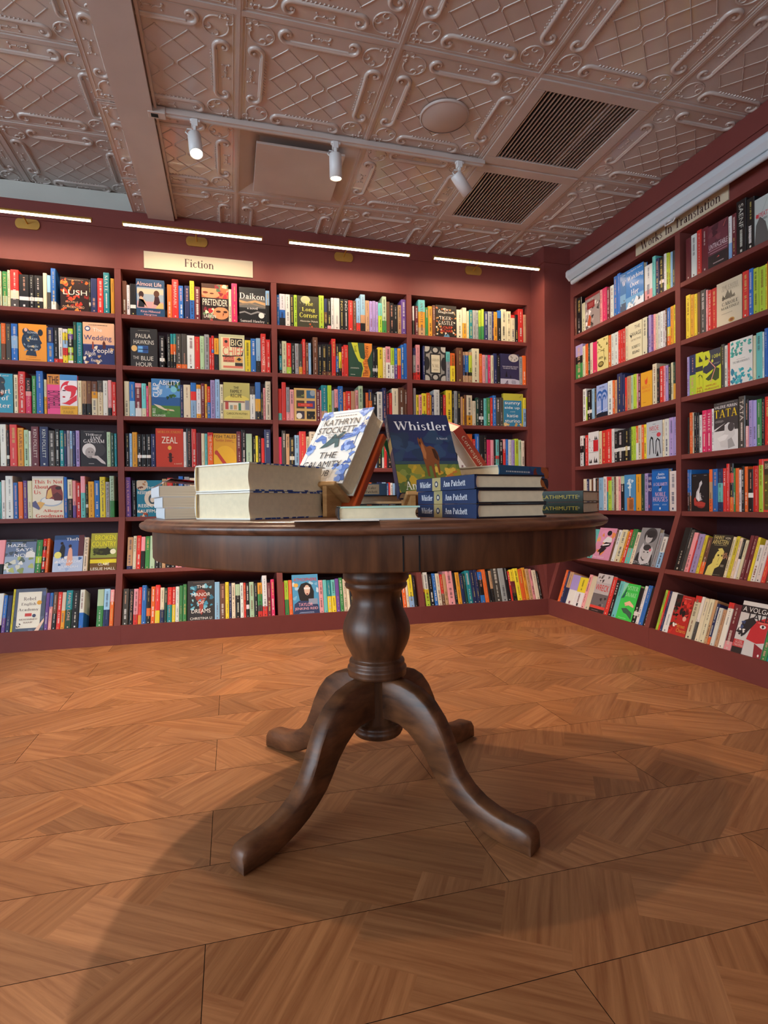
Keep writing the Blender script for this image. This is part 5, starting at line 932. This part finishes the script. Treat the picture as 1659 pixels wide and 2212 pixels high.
# three white-spined paperbacks at the left
a = radians(63); X4 = vec(sin(a), cos(a)); Y4 = vec(-cos(a), sin(a)); near = AT(-.389, 1.29)
for k in range(3):
    t = .0250; dd = (0, -.004, -.011)[k]
    o = hardback('%s of the three white spined paperbacks at the left of the table' % ('bottom', 'middle', 'top')[k], frame(near + X4*dd + Y4*(-dd*.3) + Vector((0, 0, Zt+k*(t+.0006))), X4, Y4), .134, .205, t, 'd8dcde', spine='dfe3e6', pages='pagelines', paper=True, gloss=False,
                 front=("r 0 0 100 100 b43038" if k == 2 else None), group='white spined paperbacks in a stack')
    if k == 2:   # its cover curls up
        mb = MB(); n = 10
        for i in range(n):
            def pt(q, yy): return (.001+.131*q, yy, t+.0008+.017*min(1, q/.2)*(1-.75*max(0, q-.2)))
            q0, q1 = i/n, (i+1)/n
            cc = rgb('5c5054') if q0 < .35 else rgb('b83a44')
            mb.poly([pt(q0, .002), pt(q1, .002), pt(q1, .203), pt(q0, .203)], cc, 0, None, True)
        cv = mb.build('curled_cover', MAT['gloss'], o); sm = cv.modifiers.new('thickness', 'SOLIDIFY'); sm.thickness = .0004
# mint covered book lying in front
e = radians(6); X5 = vec(cos(e), sin(e)); Y5 = vec(-sin(e), cos(e)); near = AT(-.0825, 1.0)
hardback('mint covered hardback with black spine lying alone near the table front', frame(near + Vector((0, 0, Zt)), X5, Y5), .148, .213, .0245, 'b4dcc8', spine='26262a', back='dcdcd4',
         front="r 0 0 24 100 26262a|r 24 0 100 100 b4dcc8|t s 4c8c74 62 40 50 30 0 NOVEL".replace('|t s 4c8c74 62 40 50 30 0 NOVEL', ''), over=.0035)
# low stack behind it
zz = Zt
hardback('black hardback at the bottom of the low stack behind the mint book', frame(AT(-.06, 1.75)+Vector((0, 0, zz)), vec(0, -1), vec(1, 0)), .155, .235, .026, '1c1c20', back='1c1c20'); zz += .0268
hardback('black hardback lying second in the low stack behind the mint book', frame(AT(-.058, 1.74)+Vector((0, 0, zz)), vec(0, -1), vec(1, 0)), .155, .235, .0265, '1a1a1e', back='1a1a1e'); zz += .0273
hardback('blue hardback with cream spine label topping the low middle stack', frame(AT(.006, 1.60)+Vector((0, 0, zz)), vec(0, 1), vec(-1, 0)), .15, .225, .033, '2c5c94', spine='38689c',
         spine_paint="r 0 0 100 100 3c6ca0|r 62 8 90 92 d4cbb0|t r 5c5444 76 64 20 22 0 Tom Lake|t r 5c5444 76 30 24 22 0 Ann Patchett")
# stack behind the navy books, blue one on top
b = radians(41); X6 = vec(-sin(b), cos(b)); Y6 = vec(-cos(b), -sin(b)); near = AT(.2055, 1.5)
zz = Zt
for k, (cv, nm) in enumerate((('1f4c6c', 'bottom'), ('8a4a2c', 'second'), ('28303c', 'third'), ('d8d4c4', 'top'))):
    t = .0325
    hardback(('%s book of the stack behind the navy spined ones' % nm) if k < 3 else 'blue spined book topping the stack behind the navy spined ones',
             frame(near - Y6*.23 + Vector((0, 0, zz)), X6, Y6), .155, .23, t-.0007, cv, spine='2c6890' if k == 3 else cv, back=cv,
             spine_paint="r 0 0 100 100 2c6890|b 12 5 55 5 100 95 12 c06838 2c4c8c 8a3c2c 1c5c88|t s dce4e8 36 48 60 30 0 RODDANBY BROWN CROWN" .replace('RODDANBY BROWN CROWN', 'A NOVEL IN STORIES') if False else "r 0 0 100 100 2c6890|b 14 5 60 5 100 95 10 c06838 2c4c8c 8a3c2c 1c5c88|g 34 48 56 30 1 dce4e8" if k == 3 else "b 10 8 0 0 100 100 16 c87838 1c3048 28586c" if k == 2 else None)
    zz += t

# the two stand-up displays on wooden easels
def lean_frame(x, y, z, yaw, lean, roll, shift=(0, 0, 0)):
    r_ = Vector((cos(yaw), sin(yaw), 0)); n0 = Vector((sin(yaw), -cos(yaw), 0)); zz_ = Vector((0, 0, 1))
    upv = zz_*cos(lean)-n0*sin(lean); n = n0*cos(lean)+zz_*sin(lean)
    r2 = r_*cos(roll)+upv*sin(roll); u2 = -r_*sin(roll)+upv*cos(roll)
    o_ = Vector((x, y, z)) + r2*shift[0] + u2*shift[1] + n*shift[2]
    return o_, r2, u2, n
def standing(label, F_, W, H, T_, cover, **k):
    o_, r2, u2, n = F_   # o_ is the front lower left corner
    return hardback(label, frame(o_ - n*T_, r2, u2), W, H, T_, cover, **k)
def easel(label, P_, W, T_):
    """ledge under the book, back board, and two runners down to the tabletop"""
    o_, r2, u2, n = P_
    e_ = empty('book_easel', (o_.x, o_.y, TZ)); tag(e_, label, 'stand', 'wooden book easels')
    inv = Matrix.Translation((-o_.x, -o_.y, -TZ))
    Fm = Matrix((r2, u2, n)).transposed().to_4x4(); Fm.translation = o_
    A_ = inv @ Fm
    m_ = MB(); m_.box((.012, -.0135, -T_-.010), (W-.012, -.0012, .012), mat=A_); bevel(m_.build('ledge', MAT['ply'], e_), .003, 3)
    m_ = MB(); m_.box((.03, -.0015, -T_-.0115), (W-.03, .15, -T_-.0015), mat=A_); bevel(m_.build('back_board', MAT['ply'], e_), .003, 3)
    hx = Vector((r2.x, r2.y, 0)).normalized(); hn = Vector((n.x, n.y, 0)).normalized()
    for s_ in (.028, W-.040):
        # runner: tapered cheek in the vertical plane through the normal
        q = o_ + r2*s_; p0 = q - u2*.0135 + n*.010; p1 = q - u2*.0135 - n*(T_+.010); p2 = p1 - hn*.045
        pts = [p0, p1, q - n*(T_+.0115) + u2*.10, Vector((p2.x, p2.y, TZ+.0005)), Vector((p0.x, p0.y, TZ+.0005))]
        m_ = MB(); th = hx*.006; base = Vector((o_.x, o_.y, TZ))
        vs = [p-th-base for p in pts]+[p+th-base for p in pts]; nn = len(pts)
        m_.mesh(vs, [(i, (i+1) % nn, nn+(i+1) % nn, nn+i) for i in range(nn)]); m_.mesh(vs, [tuple(range(nn))[::-1], tuple(range(nn, 2*nn))])
        bevel(m_.build('foot', MAT['ply'], e_), .0025, 2)
FC = lean_frame(.143, 1.393, .841, -.837, .614, -.003)
CAL = ("r 0 0 100 100 ebe8e0|l 8 4 8 96 .8 7c8cac|l 91 4 91 96 .8 7c8cac|l 8 96 92 96 .8 7c8cac|"
       "l 92 30 90 62 1.2 4c6c98|l 88 62 97 82 1 4c6c98|b 7 3 3 91 19 99 6 5c84cc 3c62a8 9ab4e4|b 9 4 78 92 97 99 6 5c84cc 3c62a8 9ab4e4|b 10 6 1 40 13 51 7 6c90d8 3c62a8 5078c0 9ab4e4|"
       "p 5c80c4 8 58 18 66 30 62 34 54 28 53 22 58 14 56|l 10 58 30 60 .8 2c4c90|p 5c80c4 58 58 68 66 82 65 88 61 76 59 66 57|l 60 59 84 63 .8 2c4c90|b 12 7 72 45 90 56 7 6c90d8 3c62a8 5078c0 9ab4e4|b 12 9 82 63 99 74 7 5c84cc 3c62a8 9ab4e4|b 6 2 92 76 99 85 5 5c84cc 2c4c90 d8d0c0|"
       "b 7 5 87 26 97 40 4 5c84cc 3c62a8|b 12 8 82 4 99 20 8 6c90d8 3c62a8 5078c0 9ab4e4|b 4 4 70 18 77 23 4 6c90d8 3c62a8|b 9 3 3 3 16 14 6 6c90d8 3c62a8 9ab4e4|l 74 18 70 6 .8 9c9c8c|"
       "p 2c5860 26 46 40 58 46 66 52 62 62 68 66 68 58 58 62 48 56 46 52 54 40 48|"
       "g 50 91 60 2 1 5c5c60|t s 26262c 48 82.5 70 8.5 0 KATHRYN|t s 26262c 45 71 74 9 0 STOCKETT|g 50 64.5 60 1.6 1 5c5c60|t s 26262c 50 60.5 32 3.2 0 THE HELP|t s 26262c 50 36 34 8 0 THE|t s 26262c 46 24 74 8 0 CALAMITY|t s 26262c 50 12 36 8 0 CLUB|g 30 4 30 2 1 6c6c70")
standing('white hardback with blue flowers and a bird leaning on the left easel', FC, .158, .235, .052, 'ece8dc', front=CAL, spine='dcd8cc', back='e0dccc', over=.004)
easel('pale wooden easel under the leaning white blue-flowered hardback', FC, .158, .052)
_o, _r, _u, _n = lean_frame(.143, 1.393, .841, -.837, .614, -.003, (.006, -.022, -.061))
hardback('orange-red hardback leaning behind the white flowered one on the left easel', frame(_o + _r*.16, -_r, _u), .16, .222, .017, 'a8441a', back='ac461c', spine='ac461c', paper=True)
standing('grey hardback edge peeping out left of the white flowered hardback', lean_frame(.143, 1.393, .841, -.837, .614, -.003, (-.032, -.02, -.10)), .12, .19, .018, '6c6460', back='4c4644', spine='5c5654')
FW = lean_frame(.3927, 1.2957, .8173, -.056, .565, .009)
WH = ("r 0 0 100 100 1e2a4c|r 0 42 100 100 24345c|r 0 60 100 100 222c54|b 16 3 0 44 100 70 16 2c4464 28405c 203450|r 0 12 100 36 5c6c2c|r 0 0 100 20 6c6c34|b 26 4 0 2 100 34 12 78803a 4c6030 98842c 5c7034 b8942c|b 10 6 50 14 98 30 7 c09030 b86c2c d0a840|r 0 34 100 38 2c4450|"
      "p 7c4424 43 58 42 66 43.5 69 45 66.5 47 66.5 48.5 69 49.5 65 51 59 54 56 60 57.5 66 55 70 49 71 41 69 34 68 23 65.5 23 65 34 62 35 60.5 32 60 17 57 17 56 32 52 32 51 19 48 19 47 32 45.5 42 46 50 44.5 55|p a8663c 45 52 47 62 50 58 52 48 50 40 47 42|p 3c2014 62 54 67 53 70 45 69 38 64 42|p 3c2014 43.5 61 45 58.5 46.5 61 45 64|"
      "t r e8eaf0 52 84 86 12 0 Whistler|t r c8ccd8 82 67 18 3 0 A Novel|t r e8e6d8 50 8 80 10 0 Ann Patchett")
standing('navy hardback with a painted brown horse leaning on the right easel', FW, .165, .247, .031, '1e2a4c', front=WH, spine='22345e', back='1c2440', spine_paint="r 0 0 100 100 22345e|r 31 0 46 100 b4a878|t r e4e8ee 18 50 21 46 0 Whistler")
easel('pale wooden easel under the leaning navy horse hardback', FW, .165, .031)
P0 = AT(.040, 1.70) + Vector((0, 0, .800)); Q0 = AT(-.0053, 1.61) + Vector((0, 0, .990)); dg = (Q0-P0).normalized(); xg = (Vector(Rv) - dg*Vector(Rv).dot(dg)).normalized()
hardback('dark green hardback peeping out behind the left of the navy horse book', frame(P0, xg, dg), .12, .205, .012, '1f6a44', spine='1f6a44', back='1a5a3a', edge='1f6a44')
# red book leaning the other way at the back, its spine slanting down to the right
d = (Rv*-.571 + Fh*-.30 + Vector((0, 0, 1))*.763).normalized()
P1 = AT(.204, 1.69) + Vector((0, 0, .800))
xx = (Vector(Fh) - d*Vector(Fh).dot(d)).normalized()
hardback('red hardback slanting behind the navy horse book with lettered spine', frame(P1, xx, d), .155, .255, .029, 'c8442c', spine='b8402c', back='d8ccb8', edge='e0d8c4',
         spine_paint="r 0 0 100 100 b8402c|t r e8d8c0 42 50 62 52 0 Correspondent|t s e8d8c0 86 50 16 34 0 EVANS|r 0 0 100 5 e0d8c8")
# small white card lying at the table rim
m = MB(); m.box((-.075, -.03, 0), (.075, .03, .0006)); o = m.build('paper_card', MAT['white_metal']); o.location = AT(-.078, .995) + Vector((0, 0, Zt)); o.rotation_euler = (0, 0, -.25)
tag(o, 'thin white card lying flat at the front rim of the table', 'card')
o.location = AT(-.085, .985) + Vector((0, 0, Zt))

# ================================================================ SIGNS
def sign(label, M_, W, H, text, x0, w_, z0, h_):
    m_ = MB(); m_.box((0, -.006, 0), (W, 0, H), rgb('cbbda2')); letter(m_, text, Vector((x0, -.0064, z0)), Vector((1, 0, 0)), Vector((0, 0, 1)), w_, h_, rgb('4a2a2c'), 'r')
    o_ = m_.build('wall_sign', MAT['sign']); o_.matrix_world = M_; tag(o_, label, 'sign'); return o_
sign('cream sign board reading Fiction above the back shelves', Matrix.Translation((-.489, YB-.0006, 2.257)), .65, .104, 'Fiction', .236, .174, .029, .05)
sign('cream sign board reading Works In Translation above the right shelves', Matrix.Translation((XR-.0006, 2.873, 2.252)) @ Matrix.Rotation(-pi/2, 4, 'Z'), .65, .083, 'Works In Translation', .045, .56, .015, .05)

# ================================================================ PICTURE LIGHTS
def picture_light(label, px):
    e_ = empty('picture_light', (px, YB, 2.45)); tag(e_, label, 'lamp', 'brass bar lights above the back shelves')
    by, bz, L = -.235, -.046, .385
    m_ = MB(); n = 12   # rounded-end mount plate
    out = []
    for s_, a0 in ((1, -75), (-1, 105)):
        for i in range(7): a_ = radians(a0+150*i/6); out.append((s_*.042+.022*cos(a_), .0 + .030*sin(a_)))
    m_.prism(out, 'y', -.007, -.0005); bevel(m_.build('mount_plate', MAT['brass'], e_), .001, 2)
    m_ = MB(); m_.tube([(0, -.007, .002), (0, -.06, .010), (0, -.15, -.005), (0, by, bz+.012)], .0045, 8); m_.build('arm', MAT['brass'], e_)
    m_ = MB(); pr = [(by+.013*cos(radians(a_)), bz+.004+.013*sin(radians(a_))) for a_ in range(-20, 201, 20)] + [(by+.0105*cos(radians(a_)), bz+.004+.0105*sin(radians(a_))) for a_ in range(200, -21, -20)]
    m_.prism(pr, 'x', -L, L, smooth=False); hs = m_.build('housing', MAT['brass'], e_)
    for s_ in (-1, 1):
        m_ = MB(); m_.prism([(by+.0135*cos(radians(a_)), bz+.004+.0135*sin(radians(a_))) for a_ in range(0, 360, 24)], 'x', s_*L, s_*(L+.005)); m_.build('end_cap', MAT['brass'], e_)
    m_ = MB(); m_.prism([(by+.0095*cos(radians(a_)), bz+.002+.0095*sin(radians(a_))) for a_ in range(0, 360, 30)], 'x', -L+.001, L-.001, smooth=True); m_.build('light_tube', MAT['glow'], hs)
    l = area('bar_light', (0, 0, 0), (0, .42, -1), L*2-.02, .012, BAR_POWER, (1, .74, .50), 165)
    l.parent = e_; l.location = (0, by, bz-.0135); l.rotation_euler = (0, 0, 0)
    l.rotation_euler = Vector((0, .10, -1)).to_track_quat('-Z', 'Y').to_euler()
for lab, px in (('brass bar light at the far left, cut by the frame', -1.117), ('brass bar light above the Fiction sign', -.179), ('brass bar light second from the corner column', .757), ('brass bar light nearest the corner column', 1.698)):
    picture_light(lab, px)

# ================================================================ PROJECTION SCREEN
e_ = empty('projection_screen', (2.30, 3.46, 2.36)); tag(e_, 'white rolled-up projection screen casing along the right wall header', 'projection screen')
y1 = -3.1
m = MB(); pr = [(-.030, .020), (-.022, .032), (.060, .032), (.060, -.034), (-.006, -.034), (-.030, -.008)]
m.prism(pr, 'y', 0, y1); bevel(m.build('casing', MAT['casing'], e_), .002, 2)
m = MB(); pr2 = [(min(p[0]*1.06, .062), p[1]*1.08) for p in pr]; m.prism(pr2, 'y', .004, -.012); bevel(m.build('end_cap', MAT['white_metal'], e_), .002, 2)
m = MB(); m.tube([(-.002, -.030, -.056), (-.002, y1+.03, -.056)], .0155, 14); m.build('bottom_bar', MAT['casing'], e_)
m = MB(); m.box((.004, -.04, -.05), (.0048, y1+.04, -.02)); m.build('screen_fabric', MAT['white_wall'], e_)
m = MB(); yh = -.93; m.tube([(-.004, yh-.035, -.068), (-.01, yh-.03, -.086), (-.01, yh+.03, -.086), (-.004, yh+.035, -.068)], .0035, 8); m.box((-.012, yh-.008, -.075), (.0, yh+.008, -.066)); m.build('pull_handle', MAT['white_metal'], e_)

# ================================================================ CEILING FITTINGS
def circle_fit(name, label, cat, loc, parts):
    pass
o_ = empty('ceiling_speaker', (.985, 2.472, CZ)); tag(o_, 'flat round ceiling speaker set in an embossed tile', 'speaker')
m = MB(); m.lathe([(.0001, -.009), (.105, -.009), (.108, -.007)], 48, cap=False); m.build('grille', MAT['tin_plain'], o_)
m = MB(); m.lathe([(.1085, -.0105), (.113, -.009), (.114, -.001)], 48, cap=False); m.build('rim', MAT['tin_plain'], o_)
def air_grille(label, i, j):
    x0, y0 = GX0+G*i+.008, GY0+G*j+.008; s = G-.016
    e2 = empty('air_grille', (x0, y0, CZ)); tag(e2, label, 'air grille', 'louvred ceiling air grilles')
    m_ = MB(); f = .062 if j == 1 else .058
    for a_, b_ in (((0, 0), (s, f)), ((0, s-f), (s, s)), ((0, f), (f, s-f)), ((s-f, f), (s, s-f))): m_.box((a_[0], a_[1], -.008), (b_[0], b_[1], .004))
    bevel(m_.build('frame', MAT['tin_plain'], e2), .003, 2)
    m_ = MB(); m_.box((f, f, .027), (s-f, s-f, .029)); m_.build('duct_cover', MAT['dark'], e2)
    n = 24
    for k in range(n):
        x = f+(s-2*f)*(k+.5)/n; m_ = MB()
        dx = -.012 if not (j == 0 and k in (16, 17)) else -.004
        m_.mesh([(x-dx*.6, f, .020), (x-dx*.6+.0030, f, .021), (x+dx*.4+.0078, f, -.003), (x+dx*.4, f, -.004)] + [(x-dx*.6, s-f, .020), (x-dx*.6+.0030, s-f, .021), (x+dx*.4+.0078, s-f, -.003), (x+dx*.4, s-f, -.004)],
                [(0, 1, 2, 3), (7, 6, 5, 4), (0, 4, 5, 1), (1, 5, 6, 2), (2, 6, 7, 3), (3, 7, 4, 0)])
        m_.build('louvre', MAT['tin_plain'], e2)
air_grille('louvred ceiling air grille nearer the camera, beside the round speaker', 2, 0)
air_grille('louvred ceiling air grille further back, beyond the track end', 2, 1)
x0, y0 = GX0+.008, GY0+G+.008; s = G-.016
e2 = empty('ceiling_diffuser', (x0, y0, CZ)); tag(e2, 'square ceiling diffuser with a flat plaque below a dark duct', 'air diffuser')
m = MB(); zt = .075; q = .10
for a_, b_, c_, d_ in (((0, 0), (s, 0), (s-q, q), (q, q)), ((s, 0), (s, s), (s-q, s-q), (s-q, q)), ((s, s), (0, s), (q, s-q), (s-q, s-q)), ((0, s), (0, 0), (q, q), (q, s-q))):
    m.poly([(a_[0], a_[1], 0), (b_[0], b_[1], 0), (c_[0], c_[1], .027), (d_[0], d_[1], .027)])
m.poly([(q, q, .027), (s-q, q, .027), (s-q, s-q, .027), (q, s-q, .027)])
m.build('recess', MAT['tin_plain'], e2)
m = MB(); m.lathe([(.0001, .0262), (.14, .0262)], 40, c=(s/2, s/2), cap=False); m.build('duct_opening', MAT['dark'], e2)
m = MB(); px0, px1, py0, py1 = .150-x0, .592-x0, 2.848-y0, 3.285-y0; m.box((px0, py0, -.022), (px1, py1, -.010)); bevel(m.build('plaque', MAT['tin_plain'], e2), .002, 2)
for a_ in (.2, .8):
    for b_ in (.2, .8):
        m = MB(); cx_, cy_ = px0+(px1-px0)*a_, py0+(py1-py0)*b_; m.tube([(cx_, cy_, -.012), (cx_, cy_, .027)], .006, 8); m.build('hanger', MAT['tin_plain'], e2)

# ---- light track and its heads
def light_track(label, y, xa, xb):
    e3 = empty('light_track', (xa, y, CZ)); tag(e3, label, 'light track')
    m_ = MB(); L = xb-xa; m_.box((.06, -.018, -.026), (L, .018, -.0025)); bevel(m_.build('rail', MAT['tin_plain'], e3), .002, 2)
    m_ = MB(); m_.box((.06, -.007, -.0267), (L-.004, .007, -.0262)); m_.build('rail_slot', MAT['casing'], e3)
    m_ = MB(); m_.box((-.012, -.022, -.034), (.062, .022, -.0025)); bevel(m_.build('end_feed', MAT['tin_plain'], e3), .002, 2)
    m_ = MB(); m_.box((0, -.012, -.0348), (.03, .012, -.0342)); m_.build('feed_slot', MAT['dark'], e3)
    return e3
def track_head(label, x, y, aim, power, size=66, blend=.35, visible=True):
    e3 = empty('track_spotlight', (x, y, CZ-.027)); tag(e3, label, 'spotlight', 'white track spotlights')
    WMt = MAT['white_metal']
    m_ = MB(); m_.box((-.014, -.014, -.032), (.014, .014, 0)); m_.box((-.020, -.010, -.012), (.024, .010, 0)); bevel(m_.build('adapter', WMt, e3), .002, 2)
    piv = Vector((0, 0, -.095)); d_ = (Vector(aim)-Vector((x, y, CZ-.12))).normalized()
    m_ = MB(); m_.box((-.006, -.010, -.112), (.006, .010, -.028)); bevel(m_.build('arm', WMt, e3), .002, 2)
    m_ = MB(); m_.tube([(-.012, -.006, -.048), (-.032, -.008, -.050), (-.040, -.008, -.066), (-.026, -.008, -.078)], .003, 6); m_.build('cable_loop', WMt, e3)
    q = d_.to_track_quat('-Z', 'Y').to_matrix().to_4x4(); side = Vector((.036, 0, 0))
    q.translation = piv + side*.0
    m_ = MB(); m_.lathe([(.0001, .052), (.026, .052), (.030, .047), (.0305, -.062), (.0275, -.062), (.026, -.050)], 28, cap=False)
    for i, v in enumerate(m_.v): m_.v[i] = tuple(q @ (Vector(v)+Vector((0, 0, -.015))))
    hs = m_.build('lamp_housing', WMt, e3)
    m_ = MB(); m_.lathe([(.0001, -.052), (.0265, -.052)], 28, cap=False)
    for i, v in enumerate(m_.v): m_.v[i] = tuple(q @ (Vector(v)+Vector((0, 0, -.015))))
    m_.build('lens', MAT['lens'], hs)
    l = bpy.data.lights.new('spot', 'SPOT'); l.energy = power; l.color = WARM; l.spot_size = radians(size); l.spot_blend = blend; l.shadow_soft_size = .022
    lo = bpy.data.objects.new('spot', l); COL.objects.link(lo); lo.parent = e3
    lo.location = piv + d_*.085; lo.rotation_euler = d_.to_track_quat('-Z', 'Y').to_euler()
    return e3
light_track('ceiling light track running past the air diffuser', 2.742, -.318, 1.312)
track_head('track spotlight furthest left, glaring straight at the camera', -.132, 2.742, (.1, 1.9, 0), SPOT_POWER*1.55, 112, .7)
track_head('middle track spotlight, white barrel pointing down', .521, 2.742, (.62, 3.05, .0), SPOT_POWER*.9, 80)
track_head('right-hand track spotlight, barrel tilted to the right', 1.172, 2.742, (2.35, 3.05, 1.3), SPOT_POWER*.45, 75)
light_track('ceiling light track behind the camera position', .86, -.36, 1.6)
track_head('track spotlight above the camera, aimed at the table', -.17, .86, (.55, 2.1, 0), SPOT_POWER*.42, 90)
track_head('added unseen track spotlight, aimed at the floor on the left', .5, .86, (-.9, 3.2, .6), SPOT_POWER*.25, 70)  # extra unseen head, added only for more light in the room
